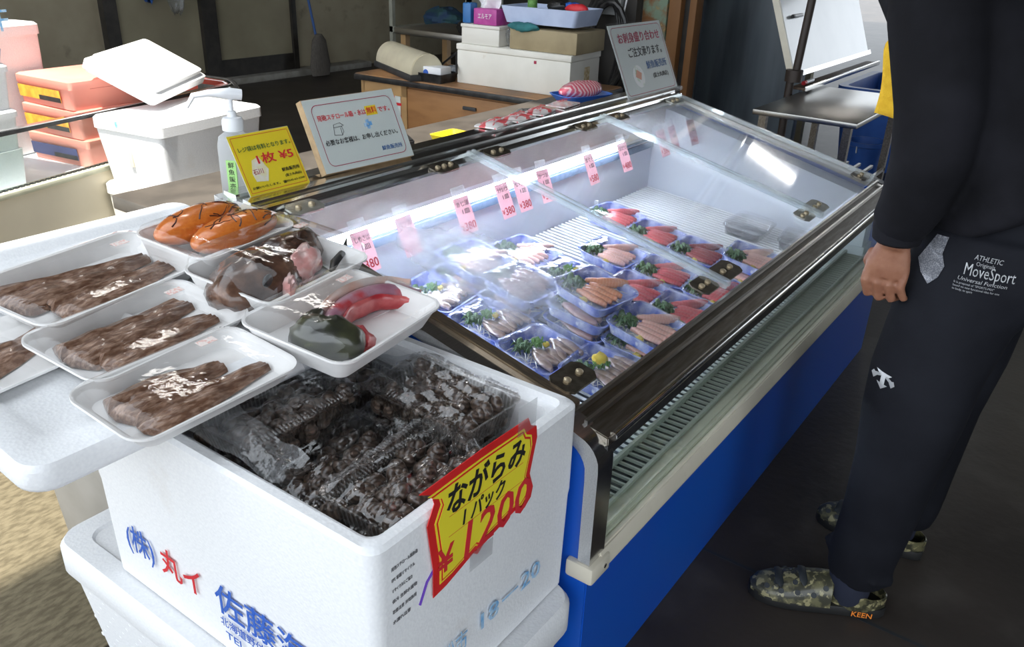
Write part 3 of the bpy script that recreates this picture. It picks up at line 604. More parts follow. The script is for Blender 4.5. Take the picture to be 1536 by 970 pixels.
text('(株)', .062, inkblue, t, FL, .068, .088, width=.082, bold=.0012, eps=e); text('丸イ', .062, inkred, t, FL, .172, .088, width=.112, bold=.0018, eps=e)
text('佐藤海産', .066, inkblue, t, FL, .322, .092, width=.29, bold=.0016, eps=e); text('北海道野付郡別海町尾岱沼', .021, inkblue, t, FL, .328, .062, width=.26, eps=e); text('TEL 01538-', .021, inkblue, t, FL, .338, .036, width=.14, eps=e)
text('18－20', .046, inklight, t, FP, .215, .086, width=.165, bold=.001, eps=e); text('浜松市', .05, inklight, t, FP, .10, .080, width=.09, bold=-.0006, eps=e)
grey = mat('grey print', (.18, .18, .19), .6)
for k, (s_, w_) in enumerate((('発泡スチロール製魚函', .050), ('EPS 容器リサイクル', .044), ('リサイクルにご協力', .038), ('保冷 生鮮水産物', .048), ('取扱注意 天地無用', .046), ('水漏れ注意', .034))): text(s_, .0068, grey, t, FP, .032, .34-.012*k*1.5, width=w_, eps=e)
b = MB(); b.tube([FP @ Vector((.085, .245, .003)), FP @ Vector((.10, .275, .003)), FP @ Vector((.125, .295, .003))], .0022, 5); b.build('purple_pen_mark', mat('purple ink', (.13, .03, .45), .5), t)
# yellow price sign taped on the box
t = thing('price_sign', 'yellow handwritten price sign with jagged red border reading 1200 on the shell box', 'sign', (.77, .588, .575))
redp = mat('red paper', (.72, .025, .025), .4, c2=(.66, .02, .02), coat=.3); yp = mat('bright yellow paper', (.90, .78, .04), .4, c2=(.86, .73, .04), sc=5, coat=.3)
FS = frame((.638, .5875, .577), (1, 0, -.03), (0, 0, 1))
def jag(ins):
    P = [(.0, .190), (.024, .177), (.030, .160), (.016, .13), (.030, .05), (.031, .0), (.06, .004), (.12, .022), (.13, .014), (.145, .024), (.225, .040), (.250, .030), (.266, .042), (.270, .06), (.258, .09), (.272, .15), (.268, .172), (.252, .180), (.244, .196), (.13, .196)]
    c = (.15, .105); return [(c[0]+(x-c[0])*(1-ins*2), c[1]+(y-c[1])*(1-ins*2.7)) for x, y in P][::-1]
b = MB(); b.prism(jag(0), -.0012, 0, 'z', 0, FS); b.build('red_border', redp, t, 0)
b = MB(); b.prism(jag(.055), 0, .0006, 'z', 0, FS); b.build('yellow_line', yp, t, 0)
b = MB(); b.prism(jag(.068), .0006, .0009, 'z', 0, FS); b.build('red_line', redp, t, 0)
b = MB(); b.prism(jag(.080), .0009, .0014, 'z', 0, FS); b.build('yellow_field', yp, t, 0)
text('ながらみ', .052, ink, t, FS, .050, .128, width=.185, bold=.004, shear=.12, eps=.002); text('1 パック', .034, ink, t, FS, .085, .092, width=.10, bold=.002, shear=.15, eps=.002)
text('¥', .058, inkred, t, FS, .038, .034, bold=.003, eps=.002); text('1200', .086, inkred, t, FS, .078, .030, width=.165, bold=.003, shear=.12, eps=.002)
for (yy) in (.088, .122): panel(FS, .06, yy, .235, yy+.0008, .0014, .0017, mat('thin red rule', (.75, .2, .05), .5), 'ruled_line', t)
panel(FS, .11, -.006, .165, .026, .0016, .0020, tapem, 'tape', t); panel(FS, .215, .175, .262, .225, .0016, .0020, tapem, 'tape', t)

# shell packs
shellm = mat('brown sea snail shell', (.055, .036, .026), .3, c2=(.125, .088, .066), sc=50, tex='wave', thr=(.2, .9), coat=.5, c3=(.42, .36, .32), sc3=40, thr3=(.62, .72))
q = MB(); rg = []
for k in range(26):
    a = k*.75; rad_ = .0125*(1-k/27.); rg.append(((.007*(1-k/30.)*math.cos(a), .007*(1-k/30.)*math.sin(a), .0008*k*1.05), rad_))
q.blob((0, 0, .004), (.016, .0145, .010), None, 10, 7); q.blob((.003, .001, .011), (.011, .0105, .008), None, 9, 6); q.blob((.004, .002, .017), (.006, .006, .005), None, 8, 5); snail = q.mesh('sea_snail')
PLx, PWy, PHz = .235, .150, .05
def ribbed(L, Wd, h):
    q = MB(); rings = []
    for fl, z in ((.86, 0), (.92, h*.45), (.97, h-.006), (1.03, h-.004), (1.03, h), (.96, h+.001)):
        base = rr(L*fl, Wd*fl, .02, 4, z); rings.append(base)
    q.loft(rings, None, (1, 0))
    for k in range(26):
        x = -L*.42+L*.84*k/25
        for s_ in (-1, 1): q.tube([(x, s_*Wd*.445, .006), (x, s_*Wd*.488, h-.008)], .0022, 5)
    for k in range(14):
        y = -Wd*.38+Wd*.76*k/13
        for s_ in (-1, 1): q.tube([(s_*L*.445, y, .006), (s_*L*.488, y, h-.008)], .0022, 5)
    return q
rib = ribbed(PLx, PWy, PHz).mesh('pack_tray')
ribt = MB()
for k in range(30):
    x = -PLx*.45+PLx*.9*k/29
    for s_ in (-1, 1): ribt.tube([(x, s_*PWy*.42, PHz+.006), (x, s_*PWy*.50, PHz+.002)], .0022, 5)
ribt = ribt.mesh('lid_ribs')
lidw = MB(); rgn = random.Random(3)
def wr(u, v):
    x, y = (u-.5)*PLx*1.0, (v-.5)*PWy*1.0; e = min(u, 1-u, v, 1-v); h = PHz+.004+(.012 if e > .08 else .012*e/.08)
    return (x, y, h+.005*math.sin(23*u+4*math.sin(11*v))*math.sin(9*v+2)+.004*math.sin(31*v+7*u)+rgn.uniform(-.0012, .0012))
lidw.grid(wr, 34, 22); lidw = lidw.mesh('wrinkled_lid', 60)
def shell_pack():
    t = thing('shellfish_pack', 'x', 'shellfish pack', (0, 0, 0), 0, 'shellfish packs in the open foam box', world=False)
    put('pack_tray', rib, clearpl, t); rgx = random.Random(11)
    for k in range(46):
        o = put('sea_snail', snail, shellm, t); c_ = k % 8; r_ = (k//8) % 4; l_ = k//32
        o.location = (-PLx*.38+PLx*.76*c_/7+rgx.uniform(-.006, .006), -PWy*.32+PWy*.64*r_/3+rgx.uniform(-.006, .006), .010+.022*l_); o.rotation_euler = (rgx.uniform(-1.4, 1.4), rgx.uniform(-1.4, 1.4), rgx.uniform(0, 6.28)); o.scale = (1.28,)*3
    put('lid_ribs', ribt, clearpl, t)['kind'] = 'stuff'; put('wrinkled_lid', lidw, wrap_wr, t)
    return t
SPK = [(.735, .975, .668, 2, 0, 'shellfish pack half under the overhanging white tray'), (.936, .800, .665, 88, 0, 'right-hand shellfish pack lying topmost along the case side of the foam box'),
       (.745, .700, .650, 4, 4, 'shellfish pack nearest the yellow price sign corner'), (.735, .845, .620, 3, 0, 'shellfish pack sunk between the rear and front packs'),
       (.936, .82, .605, 90, 0, 'lower shellfish pack under the right-hand topmost pack'), (.936, 1.07, .62, 86, 0, 'shellfish pack in the shade at the back of the foam box'), (.74, 1.0, .605, 0, 0, 'lower shellfish pack under the one by the white tray'), (.74, .72, .592, 0, 0, 'bottom shellfish pack under the one nearest the price sign')]
sp0 = None
for i, (x, y, z, rz, tx_, lab) in enumerate(SPK):
    t = sp0 if sp0 and i == 0 else (copy_tree(sp0) if sp0 else shell_pack()); sp0 = sp0 or t
    t.location = (x, y, z); t.rotation_euler = (R(tx_), 0, R(rz)); t['label'] = lab
# thin bag lining pieces
def sheet(name, lab, pts, m, nu=14, amp=.006, seed=0):
    A, B_, C_, D_ = [Vector(p) for p in pts]; q = MB()
    n_ = (B_-A).cross(D_-A).normalized()
    q.grid(lambda u, v: tuple((A*(1-u)+B_*u)*(1-v)+(D_*(1-u)+C_*u)*v+n_*amp*(math.sin(13*u+seed+3*v)+math.sin(9*v+5*u+seed*2))), nu, nu); o = q.build(name, m); return tag(o, lab, 'plastic bag') if lab else o
sheet('plastic_bag', 'clear plastic bag edge lying over the left rim of the foam box', [(.575, 1.0, .735), (.590, .80, .722), (.640, .79, .735), (.66, .98, .75)], bagm)
sheet('plastic_bag', 'folded clear plastic bag standing at the back of the foam box', [(.80, 1.0, .69), (.90, .955, .70), (.905, .965, .765), (.80, 1.01, .765)], bagm, seed=3)
sheet('plastic_bag', 'hazy clear bag sheet on the inner right side of the foam box', [(.97, .99, .71), (1.01, .90, .715), (1.015, .91, .655), (.96, 1.0, .65)], bagm, seed=5)

# big white foam tray on the box, tilted up towards the back
TA = R(5.7)
TM = Matrix.Translation((.355, 1.0, .724)) @ Matrix.Rotation(TA, 4, 'X')
t = thing('foam_tray', 'large white foam lid used as a display tray for fish, overhanging the box', 'foam tray', (.70, 1.2, .724))
b = MB(); Lx, Wy = .70, .70; c = (Lx/2, Wy/2)
b.loft([rr(Lx-.03, Wy-.03, .03, 6, 0, c), rr(Lx-.006, Wy-.006, .04, 6, .008, c), rr(Lx, Wy, .04, 6, .016, c), rr(Lx, Wy, .04, 6, .042, c), rr(Lx-.012, Wy-.012, .036, 6, .050, c), rr(Lx-.10, Wy-.10, .03, 6, .050, c), rr(Lx-.125, Wy-.125, .03, 6, .040, c)], TM); b.build('tray_body', styro, t)
# something to carry its back: grey crate behind
t = thing('plastic_crate', 'grey translucent plastic crate standing behind the foam boxes', 'crate', (.75, 1.66, 0)); pc = mat('grey crate plastic', (.40, .385, .36), .4, c2=(.33, .315, .29), sc=6)
b = MB(); b.loft([rr(.34, .30, .02, 4, 0, (.87, 1.65)), rr(.40, .34, .025, 4, .48, (.87, 1.65)), rr(.42, .36, .025, 4, .49, (.87, 1.65)), rr(.42, .36, .025, 4, .505, (.87, 1.65)), rr(.39, .33, .02, 4, .505, (.87, 1.65)), rr(.33, .29, .02, 4, .01, (.87, 1.65))]); b.build('crate_body', pc, t)
t = thing('foam_box', 'plain white foam box on the grey crate under the fish tray', 'foam box', (.78, 1.56, .505))
b = MB(); b.loft([rr(.30, .20, .02, 4, .505, (.86, 1.57)), rr(.33, .22, .02, 4, .764, (.86, 1.57))]); b.build('body', styro, t)

# fish trays
filletm = mat('brown fish fillet', (.165, .080, .046), .34, c2=(.46, .30, .215), sc=1.0, thr=(.42, .72), coat=.55, stretch=(50, 170, 110), bump=.6, bsc=1.3, c3=(.085, .040, .025), sc3=.22, thr3=(.50, .72), sss=.05)
def fillet(L, Wd, h, seed, bend=0):
    q = MB(); rings_ = []; N = 30
    for j in range(N+1):
        v = j/N; x = (v-.5)*L; prof = min(1, (v/.07)**.55) * (1-.66*max(0, (v-.22)/.78)**1.15)*(1 if v < .86 else 1+(v-.86)/.14*.25) if v > 0 else .25
        w = Wd*.5*prof*(1+.05*math.sin(9*v+seed)); cy_ = bend*math.sin(math.pi*v); ring = []
        for i in range(17):
            y = -1+i/8; ridge = .30*math.exp(-((y-.25)/.10)**2)-.34*math.exp(-((y-.05)/.09)**2)
            z = h*prof**.7*(1-.25*v)*((1-abs(y)**4)*(.70+.30*math.cos(y*1.6+.5))+ridge*(1-v*.5))+.0022*math.sin(23*v+5*y+seed)*math.sin(7*y+seed)
            ex = .35*Wd*(abs(y)**2)*(-1 if v > .5 else 1)*(.5 if v > .85 or v < .12 else 0)*(1 if y > 0 else .4)
            edge = .010*max(0, math.sin(5*v+seed))*(y > .7)*(y-.7)/.3
            ring.append((x+ex*.35, cy_+w*y, max(.0, z)+edge if 0 < i < 16 else edge))
        rings_.append(ring)
    q.loft(rings_); return q
def fish_tray(name, lab, cx, cy, z, rz, L, Wd, H_, rx=9):
    t = thing(name, lab, 'fish tray', (cx, cy, z), 0, 'foam trays of fish on the white lid', world=False); t.rotation_euler = (R(rx), 0, R(rz))
    q = MB(); q.loft([rr(L*.84, Wd*.80, .02, 6, 0), rr(L*.965, Wd*.95, .03, 6, H_-.006), rr(L, Wd, .035, 6, H_-.004), rr(L, Wd, .035, 6, H_), rr(L*.965, Wd*.95, .03, 6, H_-.001), rr(L*.83, Wd*.78, .02, 6, .004)]); q.build('foam_tray', traywhite, t)
    return t
BIG = [1]
def add(t, me_or_mb, nm, m, loc, rz=0, rx=0, s=(1, 1, 1), ry=0):
    s = tuple(v*BIG[0] for v in s); loc = (loc[0]*BIG[0], loc[1]*BIG[0], loc[2])
    o = put(nm, me_or_mb.mesh(nm, 60) if isinstance(me_or_mb, MB) else me_or_mb, m, t); o.location = loc; o.rotation_euler = (rx, ry, rz); o.scale = s; return o
stick = mat('small price sticker', (.86, .76, .72), .5, c2=(.8, .5, .45), sc=200, thr=(.5, .56))
def finish(t, L, Wd, H_, up, sx, sy):
    put('film', dome_me(L, Wd, H_, up, .035).mesh('film'), wrap, t)
    q = MB(); q.box((sx-.016, sy-.008, H_+up*.75+.0045), (sx+.016, sy+.008, H_+up*.75+.005)); q.build('price_sticker', stick, t)
t = fish_tray('fish_tray', 'foam tray of two long brown fillets at the upper left of the white lid', .685, 1.405, .813, 10, .355, .222, .036, 6)
add(t, fillet(.295, .112, .024, 1), 'fillet', filletm, (-.006, .036, .007), R(-2)); add(t, fillet(.265, .105, .021, 2), 'fillet', filletm, (.018, -.036, .008), R(4)); finish(t, .355, .222, .036, .010, .10, .045)
t = fish_tray('fish_tray', 'middle foam tray of brown fillets on the white lid', .650, 1.203, .789, 6, .312, .200, .032, 6)
add(t, fillet(.255, .110, .023, 3), 'fillet', filletm, (-.004, .028, .006), R(5)); add(t, fillet(.225, .085, .018, 4), 'fillet', filletm, (.008, -.034, .007), R(2)); finish(t, .312, .200, .032, .008, .10, .04)
t = fish_tray('fish_tray', 'nearest foam tray of glossy fillets at the front edge of the white lid', .612, 1.022, .772, 2, .298, .180, .030, 6)
add(t, fillet(.195, .092, .022, 5), 'fillet', filletm, (-.024, .020, .006), R(2)); add(t, fillet(.235, .078, .019, 6), 'fillet', filletm, (.004, -.030, .007), R(3)); finish(t, .298, .180, .030, .010, .07, .05)
t = fish_tray('fish_tray', 'foam tray with a dark fish piece peeking out below the upper left fillet tray', .520, 1.300, .794, 8, .30, .19, .018, 6)
add(t, fillet(.2, .09, .02, 9), 'fish_piece', filletm, (-.05, .0, .006), R(10)); put('film', dome_me(.30, .19, .018, .002, .035).mesh('film'), wrap, t)
# roe
roem = mat('orange roe sac', (.56, .13, .015), .28, c2=(.66, .21, .035), sc=160, thr=(.3, .8), coat=.6, sss=.2, c3=(.36, .07, .01), sc3=12, thr3=(.60, .8))
vein = mat('dark blood vein', (.05, .012, .01), .4)
t = fish_tray('fish_tray', 'foam tray of veined orange roe at the back of the white lid', .945, 1.398, .812, 9, .265, .195, .058, 6)
for k, (x, y, rz, L) in enumerate(((-.01, .045, 3, .112), (.012, -.040, 2, .115))):
    q = MB(); q.blob((0, 0, .024), (L, .046, .030), None, 30, 16, 0, k+2); lobe = add(t, q, 'roe_lobe', roem, (x*.9, y*.92, .034), R(rz), 0, (1.0, 1.0, 1.05))
    rgv = random.Random(k+5)
    def onlobe(xx, a): f_ = math.sqrt(max(.05, 1-(xx/L)**2)); return (xx, .0456*f_*math.sin(a), .024+.0297*f_*math.cos(a))
    for v_ in range(14):
        x_ = rgv.uniform(-L*.8, L*.8); a_ = rgv.uniform(-1.2, .4); pts = []; hd = rgv.uniform(-1.2, 1.2)
        for s_ in range(7): pts.append(onlobe(max(-L*.93, min(L*.93, x_)), a_)); hd += rgv.uniform(-.6, .6); x_ += .013*math.cos(hd); a_ += .24*math.sin(hd)+.06
        q = MB(); q.tube(pts, [.0017, .0015, .0013, .0012, .0010, .0008, .0004], 5); q.build('vein', vein, lobe)
finish(t, .265, .195, .058, .018, .09, -.05)
# fish head
headm = mat('dark brown fish skin', (.05, .024, .016), .25, c2=(.13, .065, .04), sc=26, coat=.7, c3=(.25, .14, .09), sc3=30, thr3=(.6, .75), bump=.3)
fleshp = mat('pink white flesh', (.62, .30, .28), .3, c2=(.75, .62, .58), sc=28, coat=.5, c3=(.45, .05, .07), sc3=18, thr3=(.55, .7))
t = fish_tray('fish_tray', 'foam tray holding a dark fish head with pink flesh', .942, 1.210, .792, 9, .292, .225, .053, 6)
BIG[0] = 1.22
q = MB(); q.blob((0, 0, 0), (.085, .062, .045), None, 24, 13, .10, 5); add(t, q, 'fish_head', headm, (-.050, .005, .030), R(10))
q = MB(); q.blob((0, 0, 0), (.075, .045, .036), None, 22, 12, .10, 8); add(t, q, 'fish_collar', headm, (.050, .025, .034), R(12))
q = MB(); q.blob((0, 0, 0), (.045, .026, .026), None, 18, 10, .15, 3); add(t, q, 'pink_flesh', fleshp, (.03, -.022, .046), R(20))
q = MB(); q.blob((0, 0, 0), (.028, .012, .024), None, 14, 9, .12, 7); add(t, q, 'gill_flesh', fleshp, (-.045, -.058, .036), R(40))
q = MB(); q.tube([(-.03, 0, 0), (0, .004, .004), (.035, .0, .010), (.06, .004, .022)], [.004, .008, .006, .001], 6, flat=.4); add(t, q, 'fin', blackm, (.085, -.045, .03), R(20))
q = MB(); q.blob((0, 0, 0), (.012, .005, .010), None, 12, 8); add(t, q, 'eye', blackm, (-.075, -.042, .062), R(10))
finish(t, .292, .225, .053, .044, .095, .03); BIG[0] = 1
# belly
skin = mat('black green fish skin', (.016, .017, .014), .3, c2=(.06, .065, .03), sc=14, coat=.6, c3=(.13, .14, .05), sc3=25, thr3=(.62, .75))
purp = mat('purple red belly flesh', (.32, .12, .18), .28, c2=(.45, .26, .32), sc=18, coat=.6, c3=(.50, .05, .06), sc3=26, thr3=(.52, .7))
white_f = mat('white belly rim', (.66, .58, .54), .3, c2=(.72, .45, .36), sc=22, coat=.5)
redm = mat('raw red flesh', (.42, .025, .035), .28, c2=(.60, .12, .12), sc=30, coat=.6)
t = fish_tray('fish_tray', 'foam tray holding a curved purple red fish belly with black skin', .908, 1.000, .771, 8, .298, .232, .045, 6)
def arc(r0, r1, a0, a1, h, wob=0, n=22, zz=0):
    q = MB(); rings = []
    for j in range(n+1):
        a = R(a0+(a1-a0)*j/n); e = math.sin(math.pi*min(max(j/n, .06), .94))**.5; rm, w = (r0+r1)/2, (r1-r0)/2*(.55+.45*e); ring = []
        for i in range(12):
            q_ = 2*math.pi*i/12; rad_ = rm+w*math.cos(q_)+wob*math.sin(a*9); ring.append((rad_*math.cos(a)*1.25, rad_*math.sin(a)*.82, zz+h*.5*(1+math.sin(q_))*(.5+.5*e)))
        rings.append(ring)
    q.loft(rings); return q
BIG[0] = 1.22
add(t, arc(.066, .106, 150, 2, .036), 'belly_flesh', purp, (.030, -.050, .006), R(8)); add(t, arc(.098, .112, 148, 16, .042), 'belly_rim', white_f, (.030, -.050, .008), R(8)); add(t, arc(.062, .073, 158, 4, .030, .002), 'raw_edge', redm, (.030, -.050, .006), R(8))
q = MB(); q.blob((0, 0, 0), (.038, .062, .034), None, 20, 12, .06, 4); add(t, q, 'black_skin', skin, (-.064, -.020, .032), R(25), 0, (.88, .85, .95))
q = MB(); q.blob((0, 0, 0), (.018, .030, .016), None, 14, 9, .18, 9); add(t, q, 'raw_scrap', redm, (-.022, -.042, .018), R(-20))
q = MB(); q.blob((0, 0, 0), (.03, .012, .010), None, 14, 8, .1, 2); add(t, q, 'dark_fin', skin, (-.05, .02, .045), R(10))
finish(t, .298, .232, .045, .026, .06, .05)

# ================================================================ LEFT SHOWCASE AND COOLERS BEHIND
YW = R(14); O2 = (1.33, 3.24)
def l2(x, y): return (O2[0]+x*math.cos(YW)-y*math.sin(YW), O2[1]+x*math.sin(YW)+y*math.cos(YW))
t = thing('display_case', 'old cream showcase with a black-railed front glass holding red crates at the left', 'showcase', (*O2, 0), YW, None, world=False)
b = MB(); b.box((-1.4, 0, 0), (1.30, .04, .485)); b.box((-1.4, .70, 0), (1.30, .74, .68)); b.box((1.27, 0, 0), (1.30, .74, .66)); b.build('body', creamwall, t)
b = MB(); b.box((-1.4, .04, .44), (1.27, .70, .455)); b.build('deck', liner, t)
b = MB(); b.box((-1.4, -.012, .470), (1.31, .05, .492), .004); b.build('ledge', mat('pale green rail', (.55, .55, .42), .5), t)
sm = MB(); sm.box((0, .012, .492), (.016, .030, .4945)); sm = sm.mesh('ledge_slot')
for k in range(76): o = put('ledge_slot', sm, slotdark, t); o.location.x = -.55+.024*k
b = MB(); b.box((-1.4, .018, .49), (1.30, .024, .695)); b.build('front_glass', glass, t)
b = MB(); b.box((-1.4, .008, .690), (1.30, .040, .706), .003); b.build('top_rail', blackm, t)
b = MB(); b.box((-1.4, .007, .706), (1.30, .035, .710)); b.build('rail_cap', steel_br, t)
b = MB(); b.prism([(-.01, .60), (-.01, .68), (.012, .712), (.045, .725), (.70, .735), (.70, .70), (.05, .695), (.03, .68), (.022, .60)], 1.28, 1.35, 'x', .006); b.build('end_trim', steel_br, t)
b = MB(); b.prism([(-.012, .60), (-.012, .68), (.012, .714), (.045, .727), (.70, .737), (.70, .727), (.05, .715), (.02, .70), (.0, .67), (.0, .60)], 1.315, 1.337, 'x'); b.build('trim_gasket', blackm, t)
pinkc = mat('salmon pink crate plastic', (.90, .36, .28), .5, c2=(.86, .32, .25), sc=5, sss=.1)
orl = mat('orange label', (.85, .30, .03), .5, c2=(.75, .5, .05), sc=25); nvl = mat('navy label', (.05, .06, .18), .5)
for i, (z, lab) in enumerate(((.456, 'lowest salmon pink foam crate with a navy label behind the left glass'), (.577, 'middle salmon pink foam crate with an orange label at the left'), (.698, 'topmost salmon pink foam crate of the left stack, sunlit on top'))):
    dx = (.02, .01, 0)[i]; p = (1.922+dx*.5, 3.677)
    t = thing('foam_crate', lab, 'foam crate', (*p, z), R(9-2*i), 'pink crates in the left showcase', world=False)
    b = MB(); b.loft([rr(.36, .36, .014, 3, 0), rr(.375, .375, .016, 3, .080), rr(.38, .38, .016, 3, .083), rr(.38, .38, .016, 3, .114), rr(.36, .36, .014, 3, .120)]); b.build('body', pinkc, t)
    b = MB(); b.box((-.10, -.1895, .080), (.10, -.184, .092), .002); b.build('grip_slot', mat('deep pink', (.62, .14, .11), .6), t)
    F = frame((-.1888, .15, 0), (0, -1, 0), (-.06, 0, 1)); panel(F, -.02, .026, .27, .076, 0, .0012, orl if i else nvl, 'label', t)
    panel(F, .12, .026, .268, .046, .0012, .0016, blackm, 'label_band', t)
    if i == 0: panel(frame((.03, -.187, .01), (1, 0, 0), (0, 0, 1)), 0, 0, .08, .05, 0, .002, paper, 'paper_label', t)
p = l2(1.085, .42); t = thing('foam_crate', 'flat red crate lid at the right end of the left showcase with a white strap', 'foam crate', (*p, .60), YW, None, world=False)
redc = mat('red crate plastic', (.66, .10, .07), .5, c2=(.58, .08, .06))
b = MB(); b.loft([rr(.34, .44, .02, 3, -.14), rr(.36, .46, .02, 3, .07), rr(.38, .48, .02, 3, .075), rr(.38, .48, .02, 3, .115), rr(.36, .46, .02, 3, .12)]); b.build('body', redc, t)
b = MB(); b.tube([(-.08, -.17, .126), (.05, -.16, .128), (.15, -.15, .126)], .008, 8); b.build('strap', wire, t)
def fbox(name, lab, c, L, Wd, z0, z1, rz, m, lidh=0, taper=.94, group=None, over=.012):
    t = thing(name, lab, 'foam box' if 'cool' not in lab else 'cooler box', (*c, z0), rz, group, world=False); h = z1-z0
    q = MB(); q.loft([rr(L*taper, Wd*taper, .02, 4, 0), rr(L, Wd, .022, 4, h-lidh), rr(L-.02, Wd-.02, .02, 4, h-lidh)]); q.build('body', m, t)
    if lidh:
        q = MB(); q.loft([rr(L+over, Wd+over, .024, 4, h-lidh+.001), rr(L+over, Wd+over, .024, 4, h-.010), rr(L+over-.02, Wd+over-.02, .02, 4, h)]); q.build('lid', m, t)
    return t
fbox('foam_box', 'big white foam box standing behind the pink crates', l2(.50, .605), .42, .16, .46, 1.005, YW, styro, .05)
t = thing('foam_slab', 'sunlit white foam lid lying tilted across the pink crates and the red crate', 'foam lid', (2.1, 3.5, .84))
F = frame((1.80, 3.46, .865), (.44, .26, .02), (.2, -.28, -.17)); b = MB(); b.loft([[F @ Vector((x+.245, y+.16, z)) for x, y, z in r_] for r_ in (rr(.47, .30, .02, 4, -.0), rr(.49, .32, .02, 4, -.012), rr(.49, .32, .02, 4, -.045), rr(.45, .28, .02, 4, -.05), rr(.45, .28, .02, 4, -.07))]); b.build('slab', styro, t)
for i, (z0, z1, wd, m, lab) in enumerate(((.46, .60, .42, styro, 'bottom white foam box of the left edge stack seen through the glass'), (.60, .752, .40, styro, 'white foam box second from bottom in the left edge stack'), (.752, .918, .45, styro, 'white foam box third from bottom in the left edge stack'), (.918, .970, .43, mat('blue tinted foam', (.33, .50, .74), .6), 'thin blue foam tray in the left edge stack'), (.970, 1.16, .40, styro, 'top white foam box of the left edge stack with blue letters'))):
    p = l2(.215-wd/2, .30); tt = fbox('foam_box', lab, p, wd, .34, z0+.001, z1, YW, m, .03 if i in (1, 2, 4) else 0, .95)
    if i == 4: F = frame((wd/2-.115, -.1708, .04), (1, 0, 0), (0, .02, 1)); text('ヂF', .11, inklight, tt, F, 0, .02, bold=-.001, eps=.003)
ca = fbox('cooler_box', 'white foam cooler with a fitted lid standing on the CA cooler', (2.06, 3.20), .56, .375, .43, .705, R(9), styro, .05, .90)
F = frame((-.285, .05, .225), (0, -1, 0), (0, 0, 1)); panel(F, 0, .018, .012, .04, 0, .003, inklight, 'blue_sticker', ca)
panel(F, .03, -.14, .05, -.01, -.030, -.014, cream, 'handle_slot', ca)
cb = fbox('cooler_box', 'worn cream foam cooler marked CA under the white cooler', (2.06, 3.20), .55, .37, .06, .43, R(9), styro_old, .05, .93)
F = frame((-.2745, .14, .16), (0, -1, 0), (.03, 0, 1)); text('CA', .075, ink, cb, F, .02, .05, bold=-.0022, eps=.004, rot=math.pi)
fbox('pallet_box', 'low foam block under the CA cooler', (2.06, 3.20), .52, .34, 0, .06, R(9), styro_old)

# ================================================================ DESK AND THINGS ON IT
wood = mat('orange brown veneer', (.34, .165, .06), .5, c2=(.27, .125, .045), sc=5, stretch=(1, 1, 4), c3=(.18, .08, .03), sc3=16, thr3=(.64, .8))
wood2 = mat('pale wood', (.46, .28, .12), .5, c2=(.38, .23, .10), sc=8)
t = thing('office_desk', 'old brown wooden desk with a dark edged top behind the showcase', 'desk', (3.6, 2.72, 0), 0)
DM = Matrix.Translation((3.27, 2.72, 0)) @ Matrix.Rotation(R(3.5), 4, 'Z')
b = MB(); b.box((0, -.64, .695), (.62, .64, .722), .004, DM); tp = b.build('desk_top', mat('worn desk top', (.40, .20, .08), .45, c2=(.14, .09, .06), sc=4, thr=(.45, .7)), t)
b = MB(); b.box((-.006, -.646, .688), (.004, .646, .716), .003, DM); b.box((0, -.648, .688), (.62, -.64, .716), .003, DM); b.build('edge_band', blackm, tp)
b = MB(); b.box((.03, -.60, .08), (.60, .60, .69), 0, DM); b.build('carcass', wood, t)
for (y0, y1) in ((-.59, .30), (.33, .59)):
    b = MB(); b.box((.018, y0, .10), (.03, y1, .675), .003, DM); dp = b.build('front_board', wood, t)
b = MB(); b.box((.012, .30, .08), (.032, .335, .69), 0, DM); b.box((.012, .585, .08), (.032, .61, .69), 0, DM); b.box((.012, .30, .63), (.032, .60, .69), 0, DM); b.build('face_frame', wood2, t)
b = MB(); b.box((.008, -.14, .615), (.02, -.06, .632), .003, DM); b.build('drawer_pull', dark, t)
t = thing('notice_paper', 'white poster with red characters stuck on the desk front', 'poster', (3.28, 3.05, .3)); F = DM @ frame((.0165, .565, .30), (0, -1, 0), (0, 0, 1)); panel(F, .0, .0, .22, .34, -.001, .0006, paper, 'sheet', t); text('休', .16, inkred, t, F, .075, .20, bold=.004); text('定', .14, inkred, t, F, .075, .03, bold=.004)
# half-round film sealer
cream2 = mat('cream machine casing', (.66, .60, .44), .4, c2=(.60, .54, .40))
SM = DM @ Matrix.Translation((.20, .45, .722)) @ Matrix.Rotation(R(-30), 4, 'Z')
t = thing('film_sealer', 'cream half-round film wrapping machine on the left end of the desk', 'machine', (3.45, 3.12, .722))
b = MB(); b.prism([(-.09, .03)]+[(.0+.09*math.cos(R(a)), .035+.10*math.sin(R(a))) for a in range(180, -1, -12)], -.30, .24, 'y', .004, SM @ Matrix.Rotation(0, 4, 'Z')); b.build('hood', cream2, t)
b = MB(); b.box((-.10, -.31, 0), (.14, .25, .032), .006, SM); b.build('base', dark, t)
b = MB(); b.tube([SM @ Vector(p) for p in ((.06, -.28, .05), (.13, -.2, .07), (.15, -.33, .14), (.11, -.42, .05))], .006, 6); b.build('cable', blackm, t)
b = MB(); b.lathe([(.015, 0), (.015, .03), (.008, .035)], 10, SM @ Matrix.Translation((.10, -.20, .03))); b.build('knob', inkred, t)
def at_desk(x, y, z=.722): return DM @ Vector((x, y, z))
t = thing('paper_tray', 'black desk tray holding a white card box beside the foam box', 'tray', tuple(at_desk(.06, .16))); TMx = DM @ Matrix.Translation((.08, .165, .722))
b = MB(); b.loft([rr(.13, .17, .01, 3, 0), rr(.15, .19, .01, 3, .045), rr(.14, .18, .01, 3, .045), rr(.12, .16, .01, 3, .004)], TMx); b.build('tray', blackm, t)
